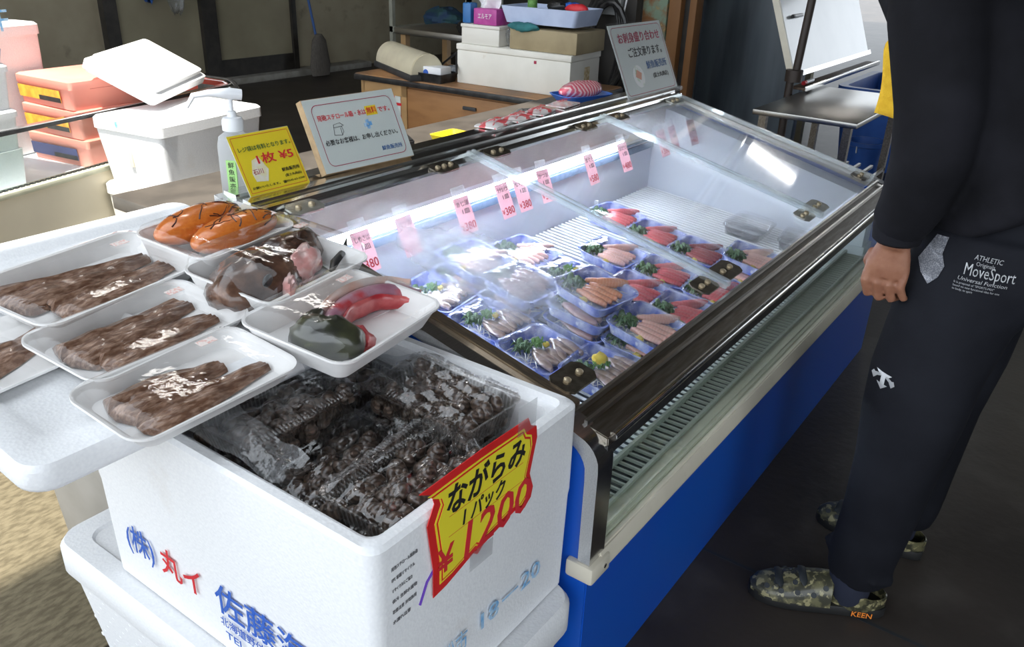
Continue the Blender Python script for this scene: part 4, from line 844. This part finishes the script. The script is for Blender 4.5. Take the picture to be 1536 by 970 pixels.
t = thing('tissue_pack', 'white card box with a blue round mark in the black desk tray', 'box', tuple(at_desk(.08, .165, .73))); b = MB(); b.box((-.05, -.075, .006), (.04, .075, .075), .003, TMx); b.build('carton', wire, t)
F = TMx @ frame((-.0505, .02, .045), (0, -1, 0), (0, 0, 1)); b = MB(); b.lathe([(.016, 0), (.016, .001)], 16, F); b.build('round_mark', inkblue, t)
o = MB().blob((0, 0, 0), (.06, .09, .03), DM @ Matrix.Translation((.26, .15, .752)), 20, 10, .12, 5).build('work_cloth', mat('grey blue cloth', (.12, .15, .18), .8, c2=(.35, .36, .38), sc=30)); tag(o, 'heap of grey blue cloth behind the black desk tray', 'cloth')
def dbox(name, lab, cat, x0, y0, x1, y1, z0, z1, m, lid=0, bev=.006, mlid=None):
    t = thing(name, lab, cat, tuple(at_desk((x0+x1)/2, (y0+y1)/2, z0))); q = MB(); q.box((x0, y0, z0), (x1, y1, z1-lid), bev, DM); q.build('body', m, t)
    if lid: q = MB(); q.box((x0-.004, y0-.004, z1-lid), (x1+.004, y1+.004, z1), bev, DM); q.build('lid', mlid or m, t)
    return t
t = dbox('foam_box', 'long worn cream foam box on the right half of the desk', 'foam box', .12, -.60, .42, .055, .722, .915, styro_old, .03)
panel(DM @ frame((.1195, -.40, .86), (0, -1, 0), (0, 0, 1)), 0, 0, .014, .014, 0, .001, inkwine, 'round_sticker', t); panel(DM @ frame((.26, -.602, .74), (1, 0, 0), (0, 0, 1)), 0, 0, .05, .11, 0, .002, mat('tan label', (.50, .36, .16), .6, c2=(.7, .6, .4), sc=60), 'side_label', t)
dbox('tin_box', 'small white lidded tin on the left of the long foam box', 'tin', .13, -.19, .30, .035, .916, 1.010, mat('white tin', (.72, .70, .64), .35, c2=(.45, .36, .22), sc=20, thr=(.65, .8)), .016, .004)
t = dbox('card_crate', 'beige open crate with a teal cloth on the long foam box', 'crate', .13, -.62, .42, -.25, .916, 1.015, mat('beige board', (.36, .29, .17), .7, c2=(.30, .24, .14), sc=10, c3=(.5, .2, .05), sc3=9, thr3=(.7, .75)))
o = MB().blob((0, 0, 0), (.03, .085, .022), DM @ Matrix.Translation((.135, -.33, 1.02)), 18, 9, .14, 8).build('teal_cloth', mat('teal cloth', (.02, .13, .14), .8, c2=(.03, .18, .19), sc=20)); tag(o, 'teal cloth hanging over the corner of the beige crate', 'cloth')
crumple('plastic_bag', 'crumpled plastic bag stuffed between the tin and the beige crate', 'plastic bag', tuple(at_desk(.20, -.225, .965)), (.05, .025, .045), bagm, 21)
t = dbox('tissue_box', 'magenta tissue box with a tissue standing up, on the white tin', 'tissue box', .14, -.165, .26, -.03, 1.011, 1.085, mat('magenta carton', (.40, .04, .26), .5, c2=(.5, .08, .33), sc=20), 0, .003)
text('エルモア', .03, wire, t, DM @ frame((.1395, -.045, 1.03), (0, -1, 0), (0, 0, 1)), .01, .01, width=.08)
b = MB(); b.grid(lambda u, v: tuple(DM @ Vector((.20+.02*math.sin(7*u+3*v), -.14+.12*u, 1.085+.065*v*(1+.4*math.sin(5*u))))), 8, 6); b.build('tissue', wire, t)
t = dbox('spray_can', 'blue box with a silver cap beside the tissue box', 'box', .15, -.005, .21, .045, 1.011, 1.105, mat('blue carton', (.03, .16, .42), .4), 0, .006)
t = thing('foam_tray', 'pale blue foam tray of odds and ends on top of the beige crate', 'foam tray', tuple(at_desk(.27, -.40, 1.03))); BM = DM @ Matrix.Translation((.27, -.40, 1.034))
b = MB(); b.loft([rr(.24, .38, .02, 3, 0), rr(.27, .43, .02, 3, .075), rr(.24, .40, .02, 3, .075), rr(.21, .35, .02, 3, .012)], BM); b.build('tray', mat('pale blue foam', (.52, .60, .80), .6, c2=(.45, .53, .73)), t)
t = thing('cup', 'small green cup in the pale blue foam tray', 'cup', tuple(at_desk(.20, -.28, 1.09))); b = MB(); b.lathe([(.018, .02), (.024, .07), (.024, .10), (.020, .10), (.018, .025)], 14, BM @ Matrix.Translation((-.02, .10, .0))); b.build('bowl', chive, t)
for i, (dx, dy, m, lab) in enumerate(((.02, -.02, blackm, 'black tool lying in the pale blue foam tray'), (.03, -.10, mat('cobalt plastic', (.02, .12, .5), .4), 'cobalt blue tool lying in the pale blue foam tray'), (-.02, -.15, inkred, 'red tool at the end of the pale blue foam tray'))):
    o = MB().blob((0, 0, 0), (.03, .06, .025), BM @ Matrix.Translation((dx, dy, .075)), 14, 8, .12, i).build('hand_tool', m); tag(o, lab, 'tool')
# behind the desk
t = thing('hose_coil', 'black hose coiled on the wall beside the rusty column', 'hose', (4.75, 2.75, .5)); b = MB()
for k in range(4):
    b.tube([(4.78+.02*k, 2.70+.03*k+.13*math.cos(a), .80+(.26+.02*k)*math.sin(a)) for a in [R(q*20) for q in range(19)]], .018, 8)
b.build('hose', blackm, t); b = MB(); b.box((4.86, 2.68, .98), (4.92, 2.84, 1.12), .004); b.build('junction_box', mat('grey plastic box', (.35, .36, .36), .5), t)
b = MB(); b.tube([(4.9, 2.62, 1.5), (4.88, 2.63, 1.2), (4.87, 2.66, 1.0), (4.86, 2.65, .9)], .006, 6); b.build('white_cable', wire, t)
b = MB(); b.box((4.92, 2.60, 0), (4.98, 3.10, 2.2)); struct(b.build('wall_stub', mat('dark board', (.06, .055, .05), .8)))
t = thing('work_table', 'steel topped work table with wooden legs far behind the desk', 'table', (5.2, 4.3, 0))
b = MB(); b.box((4.9, 3.7, .70), (5.5, 4.65, .745), .004); b.build('table_top', steel, t)
for (x, y) in ((4.93, 4.56), (5.42, 4.56), (4.93, 3.75), (5.42, 3.75)): b = MB(); b.box((x, y, 0), (x+.05, y+.05, .70)); b.build('leg', wood2, t)
t = thing('shelf_unit', 'pale metal shelf unit in the dark behind the steel work table', 'shelf', (6.4, 5.4, 0)); pm_ = mat('pale shelf metal', (.36, .36, .30), .6)
b = MB(); b.box((6.0, 4.8, .55), (6.5, 5.75, .60)); b.build('shelf_board', pm_, t); b = MB(); b.box((6.0, 4.8, .10), (6.5, 5.75, .14)); b.build('shelf_board', pm_, t); b = MB(); b.box((6.0, 4.80, .60), (6.5, 4.83, 1.6)); b.build('side_panel', pm_, t)
for y in (4.8, 5.71): b = MB(); b.box((6.0, y, 0), (6.04, y+.04, 1.6)); b.build('post', pm_, t)
crumple('cloth_heap', 'dark blue bundle on the pale shelf unit', 'cloth', (6.2, 5.25, .70), (.15, .22, .09), mat('dark blue cloth', (.02, .05, .12), .8, c2=(.03, .09, .1)), 31)
o = MB().blob((0, 0, 0), (.12, .2, .07), Matrix.Translation((4.75, 3.55, .79)), 18, 9, .15, 6).build('cable_heap', blackm); tag(o, 'dark heap of cables at the near corner of the steel work table', 'cables'); o.location = (.2, .3, .02)
t = thing('broom', 'broom with a blue handle leaning on the back wall', 'broom', (6.1, 6.95, 0)); b = MB(); b.tube([(6.12, 6.9, .35), (6.0, 7.05, 1.6)], .013, 8); b.build('handle', mat('blue handle', (.04, .11, .32), .5), t)
b = MB(); b.loft([[(6.13+w*math.cos(a), 6.88+.04*math.sin(a), z) for a in [R(30*k) for k in range(12)]] for w, z in ((.12, .01), (.14, .12), (.09, .36), (.03, .42))]); b.build('bristles', mat('grey bristles', (.13, .115, .10), .9, c2=(.08, .07, .06), sc=60, stretch=(6, 6, .4)), t)
for i, (x, z, m, lab, c_) in enumerate(((4.66, .93, bagm, 'clear plastic bag hanging on the left door panel', 'plastic bag'), (4.40, 1.0, mat('blue vinyl', (.03, .10, .34), .5), 'blue vinyl apron hanging on the left door panel', 'apron'), (4.87, 1.02, mat('brown cloth', (.22, .11, .04), .8), 'brown cloth hanging beside the plastic bag', 'cloth'))):
    o = MB().blob((0, 0, 0), (.10, .05, .22 if i else .26), Matrix.Translation((x, 7.08, z)), 18, 12, .10, i+3).build(('plastic_bag', 'apron', 'hanging_cloth')[i], m); tag(o, lab, c_)

# ================================================================ RIGHT BACKGROUND: table, whiteboard, bucket
t = thing('steel_table', 'stainless steel table with a slatted lower shelf beyond the showcase', 'table', (4.45, 1.15, 0))
b = MB(); b.box((3.96, .93, .675), (4.95, 1.42, .70), .004); b.build('table_top', mat('worn steel top', (.5, .49, .47), .3, 1, c2=(.36, .34, .31), sc=3, thr=(.35, .7)), t)
for (x, y) in ((3.99, .96), (4.88, .96), (3.99, 1.36), (4.88, 1.36)): b = MB(); b.box((x, y, 0), (x+.035, y+.035, .68)); b.build('leg', steel_dk, t)
for k in range(7): b = MB(); b.box((4.0, .96+.066*k, .30), (4.92, .975+.066*k, .315)); b.build('shelf_slat', steel, t)
t = thing('whiteboard', 'large whiteboard on a dark stand behind the steel table', 'whiteboard', (5.2, 1.5, 0))
wbm = mat('whiteboard enamel', (.74, .76, .78), .22, c2=(.66, .68, .71), sc=2, coat=.5); F = frame((4.60, 1.46, .785), (1, .0, 0), (0, .40, 1))
panel(F, 0, 0, 1.5, 1.0, -.02, 0, wbm, 'board', t); panel(F, -.015, -.015, 1.515, .012, -.022, .012, steel_br, 'board_frame', t); panel(F, -.015, 0, .004, 1.0, -.022, .012, cream, 'board_frame', t)
b = MB(); b.box((4.60, 1.38, .715), (6.1, 1.46, .728), .003); b.build('pen_tray', mat('brown tray', (.14, .09, .06), .6), t); b = MB(); b.box((4.60, 1.372, .712), (6.1, 1.384, .738), .002); b.build('tray_edge', steel_br, t)
b = MB(); b.tube([(4.56, 1.455, 0), (4.56, 1.455, .80)], .022, 10); b.tube([(4.58, 1.44, .78), (4.62, 1.40, 1.85)], .022, 10); b.lathe([(.045, 0), (.045, .06)], 14, Matrix.Translation((4.56, 1.44, .76))); b.build('stand_post', mat('dark brown post', (.045, .032, .026), .5), t)
o = MB(); o.tube([(4.70, 1.42, .741), (4.84, 1.42, .741)], .011, 8); o = o.build('marker', wire); tag(o, 'red capped white marker lying in the whiteboard tray', 'marker'); q = MB(); q.tube([(4.68, 1.42, .741), (4.715, 1.42, .741)], .0115, 8); q.build('cap', inkred, o)
q = MB(); q.tube([F @ Vector((.16, .30, .012)), F @ Vector((.30, .30, .012))], .010, 8); o = q.build('marker', wire); tag(o, 'black capped white marker held by a magnet on the whiteboard', 'marker'); q = MB(); q.tube([F @ Vector((.145, .30, .012)), F @ Vector((.165, .30, .012))], .0105, 8); q.build('cap', blackm, o)
bb = mat('blue bucket plastic', (.03, .11, .42), .4, c2=(.025, .09, .36))
t = thing('bucket', 'blue plastic bucket under the edge of the steel table', 'bucket', (5.5, 1.22, 0)); BK = Matrix.Translation((5.5, 1.22, 0)); b = MB(); b.lathe([(.085, 0), (.115, .30), (.125, .305), (.125, .33), (.115, .33), (.085, .02)], 24, BK); b.build('pail', bb, t)
b = MB(); b.tube([(5.5+.12*math.cos(R(a)), 1.22+.02, .31-.10*math.sin(R(a))) for a in range(0, 181, 20)], .004, 6); b.build('handle', wire, t)
t = thing('water_tub', 'big blue plastic tub standing behind the bucket', 'tub', (6.6, 1.15, 0)); b = MB(); b.loft([rr(.9, .8, .1, 5, 0, (6.6, 1.15)), rr(1.0, .9, .1, 5, .50, (6.6, 1.15)), rr(1.05, .95, .1, 5, .51, (6.6, 1.15)), rr(1.05, .95, .1, 5, .55, (6.6, 1.15)), rr(.94, .84, .08, 5, .55, (6.6, 1.15)), rr(.8, .7, .08, 5, .02, (6.6, 1.15))]); b.build('shell', bb, t)
t = thing('chest_freezer', 'cream chest with a grey base standing behind the person', 'chest', (4.3, -.2, 0)); b = MB(); b.box((4.0, -.75, .14), (4.7, .18, .75), .02); b.build('body', cream, t); b = MB(); b.box((3.99, -.76, .05), (4.7, .19, .14), .004); b.build('base', mat('grey base', (.22, .22, .24), .5), t)

# ================================================================ PERSON
blackcloth = mat('black jersey', (.008, .008, .010), .85, spec=.12, c2=(.014, .014, .018), sc=6, bump=.1, bsc=300)
trous = mat('black track trousers', (.008, .0085, .012), .8, spec=.14, c2=(.013, .014, .019), sc=5, bump=.08, bsc=260)
skinm = mat('tanned skin', (.30, .135, .08), .45, c2=(.25, .105, .06), sc=40, bump=.15, bsc=120, sss=.1)
hairm = mat('black hair', (.012, .010, .009), .5, c2=(.02, .018, .016), sc=60, stretch=(4, 4, .5))
navy = mat('navy sock', (.012, .016, .035), .8)
def rings(pts, n=20):
    return [[(x+rx*math.cos(2*math.pi*k/n), y+ry*math.sin(2*math.pi*k/n), z) for k in range(n)] for x, y, z, rx, ry in pts]
def remeshed(mb, name, m, parent, vox=.008, it=6):
    me = mb.mesh(name, 0); o = bpy.data.objects.new(name, me); COL.objects.link(o); md = o.modifiers.new('r', 'REMESH'); md.mode = 'VOXEL'; md.voxel_size = vox
    dg = bpy.context.evaluated_depsgraph_get(); m2 = bpy.data.meshes.new_from_object(o.evaluated_get(dg)); bpy.data.objects.remove(o); bpy.data.meshes.remove(me)
    bm = bmesh.new(); bm.from_mesh(m2)
    for _ in range(it): bmesh.ops.smooth_vert(bm, verts=bm.verts, factor=.5, use_axis_x=True, use_axis_y=True, use_axis_z=True)
    bm.to_mesh(m2); bm.free()
    for p in m2.polygons: p.use_smooth = True
    m2.name = name; return put(name, m2, m, parent)
person = thing('person', 'person in black jacket and black track trousers leaning over the showcase', 'person', (1.86, .2, 0))
# body: head, neck, trunk core, arms with hands, legs, one surface
b = MB()
b.loft(rings([(1.84, .10, .84, .13, .10), (1.84, .11, .98, .14, .10), (1.84, .20, 1.20, .15, .10), (1.84, .29, 1.36, .15, .09), (1.845, .345, 1.43, .07, .06), (1.85, .39, 1.47, .055, .058), (1.855, .43, 1.50, .055, .06)]))
HM = Matrix.Translation((1.86, .475, 1.475)) @ Matrix.Rotation(R(-38), 4, 'X')
b.blob((0, 0, .045), (.072, .088, .105), HM, 24, 16); b.blob((0, .030, -.045), (.052, .055, .055), HM, 18, 12)       # skull, jaw
b.blob((0, .098, .012), (.012, .018, .022), HM, 12, 8); b.blob((0, .082, -.040), (.022, .012, .008), HM, 12, 8); b.blob((.074, 0, .02), (.010, .020, .03), HM, 10, 8); b.blob((-.074, 0, .02), (.010, .020, .03), HM, 10, 8)
b.tube([(1.66, .29, 1.36), (1.63, .255, 1.14), (1.648, .270, .99), (1.650, .274, .93), (1.650, .276, .905)], [.045, .038, .03, .026, .027], 14)
b.tube([(2.02, .30, 1.36), (2.06, .26, 1.14), (2.06, .27, .99), (2.06, .275, .93), (2.06, .276, .89)], [.045, .038, .03, .026, .03], 14)
# left hand: palm and five curled fingers
PM = frame((1.650, .276, .905), (.92, -.38, 0), (0, 0, 1))   # ux across the thickness, palm faces +x/-y
b.loft([[tuple(Vector((1.650, .276, .905))+Vector((tx*math.cos(a), ty*math.sin(a)+oy, z))) for a in [R(24*k) for k in range(15)]] for tx, ty, oy, z in ((.020, .026, 0, .015), (.019, .036, .001, -.015), (.018, .042, .002, -.045), (.015, .038, .0, -.062))])
for k, (dy, ln, r_) in enumerate(((.034, .030, .0090), (.0115, .034, .0093), (-.011, .031, .0090), (-.032, .024, .0080))):
    p = Vector((1.650, .276+dy, .845)); b.tube([p+Vector((-.002, 0, .010)), p+Vector((-.006, .002, -.016)), p+Vector((.004, -.006, -.016-ln)), p+Vector((.026, -.012, -.022-ln*.9)), p+Vector((.034, -.013, -.004-ln*.5))], [r_*1.05, r_*1.05, r_*.98, r_*.92, r_*.75], 10)
b.tube([(1.655, .308, .885), (1.668, .318, .862), (1.678, .306, .836), (1.684, .292, .818)], [.013, .0115, .0105, .008], 10)
# right hand
b.blob((2.06, .276, .865), (.016, .036, .042), None, 14, 9)
for k in range(4): b.tube([(2.06, .305-.020*k, .845), (2.062, .305-.020*k, .815), (2.05, .300-.020*k, .79)], [.0095, .009, .007], 8)
b.tube([(2.055, .305, .885), (2.045, .32, .85), (2.04, .31, .825)], [.011, .010, .008], 8)
for (ax, ay, kx, hx) in ((1.722, .195, 1.715, 1.73), (2.005, .155, 1.985, 1.95)):
    b.loft(rings([(ax, ay+.005, .03, .026, .030), (ax, ay+.005, .12, .028, .032), (kx, ay-.005, .30, .048, .055), (kx, ay+.005, .52, .055, .06), (hx, .12, .88, .08, .09)]))
body = remeshed(b, 'body', skinm, person, .0034, 2)
b = MB(); b.blob((0, -.012, .065), (.080, .092, .098), HM, 22, 14, .02, 2); b.build('hair', hairm, person)
for s_ in (-1, 1): b = MB(); b.blob((s_*.028, .083, .035), (.011, .007, .006), HM, 10, 7); b.build('eye', blackm, person)
# jacket
b = MB()
b.loft([[(x, y, z+k_*(.10-y)) for x, y, z in r_] for r_, k_ in zip(rings([(1.84, .10, .975, .190, .150), (1.84, .10, .985, .199, .160), (1.84, .10, 1.005, .206, .170), (1.84, .13, 1.09, .200, .165), (1.84, .19, 1.22, .200, .160), (1.84, .29, 1.35, .212, .158), (1.84, .34, 1.43, .15, .12), (1.845, .36, 1.475, .085, .085)], 28), (.62, .62, .55, .3, .1, 0, 0, 0))])
b.tube([(1.70, .315, 1.42), (1.655, .295, 1.32), (1.628, .252, 1.17), (1.625, .246, 1.08), (1.642, .258, 1.00), (1.648, .272, .955), (1.650, .274, .925)], [.085, .082, .074, .068, .060, .054, .040], 20)
b.tube([(1.99, .30, 1.40), (2.035, .28, 1.28), (2.06, .26, 1.15), (2.06, .262, 1.05), (2.06, .27, .96), (2.06, .274, .925)], [.085, .08, .072, .066, .055, .042], 20)
jk = remeshed(b, 'jacket', blackcloth, person, .0075, 5)
b = MB(); b.tube([(1.650, .274, .962), (1.650, .2745, .945), (1.6505, .275, .918), (1.6505, .275, .912)], [.047, .047, .043, .035], 20); b.build('cuff', blackcloth, jk)
# trousers
b = MB()
b.loft(rings([(1.84, .10, 1.0, .16, .12), (1.84, .10, .95, .175, .145), (1.84, .10, .88, .185, .158), (1.84, .11, .82, .15, .13)], 26))
b.loft(rings([(1.735, .10, .95, .09, .14), (1.732, .125, .86, .106, .138), (1.725, .155, .76, .100, .112), (1.72, .172, .64, .094, .106), (1.715, .175, .54, .090, .100), (1.713, .178, .42, .084, .086), (1.716, .185, .28, .078, .078), (1.720, .195, .17, .074, .074), (1.722, .198, .115, .068, .070), (1.722, .198, .085, .060, .062)], 24))
b.loft(rings([(1.945, .10, .95, .09, .14), (1.950, .118, .86, .105, .135), (1.965, .14, .76, .10, .11), (1.98, .15, .60, .09, .108), (1.99, .155, .45, .082, .09), (1.998, .155, .28, .076, .078), (2.004, .155, .15, .072, .070), (2.005, .155, .10, .062, .06)], 24))
b.tube([(1.66, .22, .17), (1.72, .27, .155), (1.79, .21, .16)], [.012, .02, .012], 8); b.tube([(1.66, .16, .13), (1.70, .13, .12), (1.78, .16, .13)], [.01, .016, .01], 8)
tr = remeshed(b, 'trousers', trous, person, .0075, 4)
# printed marks follow the cloth
bvh = BVHTree.FromObject(tr, bpy.context.evaluated_depsgraph_get()) if False else None
bm_ = bmesh.new(); bm_.from_mesh(tr.data); bvh = BVHTree.FromBMesh(bm_)
def decal(me, Fm, m, name):
    n_ = -(Fm.to_3x3() @ Vector((0, 0, 1)))
    tb = bmesh.new(); tb.from_mesh(me); bmesh.ops.triangulate(tb, faces=tb.faces); bmesh.ops.subdivide_edges(tb, edges=[e for e in tb.edges if e.calc_length() > .006], cuts=2, use_grid_fill=True); tb.to_mesh(me); tb.free()
    me.transform(Fm)
    for v in me.vertices:
        h = bvh.ray_cast(v.co-n_*.3, n_)
        if h[0] is not None: v.co = h[0]-n_*.0026
    return put(name, me, m, tr)
pw = mat('white print', (.66, .67, .69), .6)
for s_, sz, w_, px, py, sh in (('ATHLETIC', .0128, .046, .026, .020, .15), ('Originals', .0105, .030, .031, .010, 0), ('MoveSport', .030, .082, .014, -.009, 0), ('Universal Function', .0098, .080, .007, -.020, .2), ('It is proposal of "SPORTS-MIX"', .0055, .066, .003, -.027, 0), ('based on new functional idea for one', .0055, .076, .003, -.033, 0), ('to body, to spirit', .0055, .034, .003, -.039, 0)):
    decal(text_mesh(s_, sz, w_, 0, sh), frame((1.55, .150, .893), (.15, -1, .0), (-.03, -.06, 1)) @ Matrix.Translation((px, py, 0)), pw, 'lettering')
b = MB()
for poly in ([(0, -.030), (.018, -.010), (-.018, -.010)], [(-.007, -.012), (.007, -.012), (.007, .020), (-.007, .020)], [(-.026, .030), (-.014, .018), (.014, .018), (.026, .030)], [(-.040, .002), (-.030, -.010), (-.018, .010), (-.034, .016)], [(-.034, .010), (-.018, .008), (-.006, .016), (-.010, .022), (-.022, .018)], [(.040, .002), (.034, .016), (.018, .010), (.030, -.010)], [(.034, .010), (.022, .018), (.010, .022), (.006, .016), (.018, .008)]): b.prism(poly, 0, .0004, 'z')
me = b.mesh('arrow_emblem', 0); me.transform(Matrix.Scale(.60, 4)); decal(me, frame((1.55, .222, .628), (.15, -1, 0), (0, 0, 1)), pw, 'arrow_emblem')
b = MB(); b.prism([(.0, .048), (.020, .050), (.016, .02), (.024, 0), (.018, -.022), (.004, -.040), (-.012, -.024), (-.022, -.004), (-.012, .02)], 0, .0004, 'z'); me = b.mesh('mesh_pocket', 0)
meshp = mat('white mesh lining', (.55, .56, .60), .7, c2=(.25, .26, .3), sc=420, tex='voronoi', thr=(.2, .6)); decal(me, frame((1.55, .192, .890), (.15, -1, 0), (0, 0, 1)), meshp, 'pocket_lining')
bm_.free()
# socks and clogs
camo = mat('camouflage clog', (.13, .12, .06), .4, c2=(.035, .034, .02), sc=38, thr=(.44, .54), coat=.4, c3=(.30, .27, .14), sc3=55, thr3=(.55, .6))
sole = mat('black rubber sole', (.012, .012, .012), .6)
def clog(hx, hy, tx, ty, lab):
    d = Vector((tx-hx, ty-hy, 0)); L = d.length; a = math.atan2(d.y, d.x)
    M_ = Matrix.Translation((hx, hy, 0)) @ Matrix.Rotation(a, 4, 'Z')
    def ring(x, w, z, k=1):
        return x, w, z
    q = MB(); rg = []
    for x, w in ((0, .022), (.02, .036), (.10, .040), (.17, .047), (.235, .048), (.28, .036), (.30, .014)):
        rg.append([(x*L/.30, w*math.cos(t_), .0) for t_ in (0, math.pi)])
    def outline(s, z): 
        up = [(x*L/.30, w*s) for x, w in ((0, .018), (.012, .030), (.04, .038), (.10, .040), (.16, .046), (.21, .050), (.255, .046), (.285, .032), (.30, .010))]
        return [(x, y, z) for x, y in up]+[(x, -y, z) for x, y in up[::-1]]
    q.loft([outline(.96, .002), outline(1.02, .010), outline(1.02, .024), outline(.98, .028)], M_); sl_ = q.build('sole', sole, person)
    # upper: arched rings along the foot
    q = MB(); rs = []
    for x, w, h in ((.125, .044, .088), (.15, .046, .086), (.18, .049, .078), (.215, .051, .066), (.25, .048, .056), (.28, .036, .046), (.298, .016, .032)):
        rs.append([(x*L/.30, w*math.cos(R(k*15)), .024+(h-.024)*math.sin(R(k*15))**.7 if 0 < k < 12 else .022) for k in range(13)])
    q.loft(rs, M_, (0, 1), False); up_ = q.build('upper', camo, person)
    q = MB(); rs = []
    for k in range(15):
        t_ = R(-150+300*k/14)+math.pi; x = .068+.070*math.cos(t_); y = .042*math.sin(t_); hh = .052+.026*max(0, (x-.03)/.09); rs.append([(x*L/.30, y, .022), (x*L/.30, y*1.04, hh), (x*L/.30-.004*math.cos(t_), y*.92, hh+.003), (x*L/.30-.006*math.cos(t_), y*.88, .022)])
    q.loft(rs, M_); q.build('heel_rim', camo, person)
    hole = MB(); hole.lathe([(.0065, 0), (.0065, .003)], 10); hm = hole.mesh('vent_hole')
    for (x, ang) in ((.14, 40), (.165, 22), (.20, 30), (.235, 35), (.205, 62), (.245, 65), (.14, 140), (.18, 150), (.22, 145), (.245, 115), (.21, 118), (.265, 50)):
        i_ = 0; xs = ((.125, .044, .088), (.15, .046, .086), (.18, .049, .078), (.215, .051, .066), (.25, .048, .056), (.28, .036, .046))
        for i_ in range(5):
            if xs[i_][0] <= x <= xs[i_+1][0]: break
        f_ = (x-xs[i_][0])/(xs[i_+1][0]-xs[i_][0]); w = xs[i_][1]*(1-f_)+xs[i_+1][1]*f_; h = xs[i_][2]*(1-f_)+xs[i_+1][2]*f_
        p = Vector((x*L/.30, w*math.cos(R(ang)), .024+(h-.024)*math.sin(R(ang))**.7)); nn = Vector((.25, math.cos(R(ang)), math.sin(R(ang)))).normalized()
        me_ = hm.copy(); me_.transform(M_ @ Matrix.Translation(p-nn*.0012) @ nn.to_track_quat('Z', 'Y').to_matrix().to_4x4()); put('vent_hole', me_, slotdark, up_)
    for x0 in (.178, .228):   # open slots across the upper
        q = MB(); pts = []
        for k in range(3, 10):
            ang = R(k*15); w, h = (.0495, .080) if x0 < .2 else (.0505, .063); pts.append(M_ @ Vector(((x0+.012*math.sin(ang))*L/.30, w*math.cos(ang), .025+(h-.024)*math.sin(ang)**.7)))
        q.tube(pts, [.003]+[.0095]*5+[.003], 8, flat=.3); q.build('upper_slot', slotdark, up_)
    q = MB(); q.loft(rings([((hx*.72+tx*.28)+dx, (hy*.72+ty*.28)+dy, z, r1, r1) for dx, dy, z, r1 in ((0, 0, .028, .040), (0, 0, .05, .047), (0, 0, .10, .049), (0, 0, .17, .050))], 18)); q.build('sock', navy, person)
    return M_, L
M_, L = clog(1.745, .128, 1.615, .408, '')
F = M_ @ frame((.035, .0395, .006), (-1, 0, 0), (0, 0, 1))
kn = mat('orange mark', (.85, .25, .03), .5)
text('KEEN', .020, kn, person, F @ Matrix.Rotation(0, 4, 'Y'), -.045, .004, width=.045, bold=.0008, eps=.004)
clog(2.010, .095, 2.012, .366, '')
# yellow towel hung in front of the chest
t = thing('towel', 'yellow towel hanging down in front of the person', 'towel', (1.90, .41, 1.085))
b = MB(); b.grid(lambda u, v: (1.90+.02*u+.006*math.sin(9*v), .345+.088*u*min(1, .35+v*1.6)-.012*v+.004*math.sin(6*u+7*v), 1.33-.243*v+.012*u*v), 10, 18); tw = b.mesh('towel_cloth', 60)
o = put('towel_cloth', tw, mat('yellow terry', (.85, .52, .03), .9, c2=(.78, .45, .02), sc=60, bump=.6, bsc=400), t); md = o.modifiers.new('s', 'SOLIDIFY'); md.thickness = .006
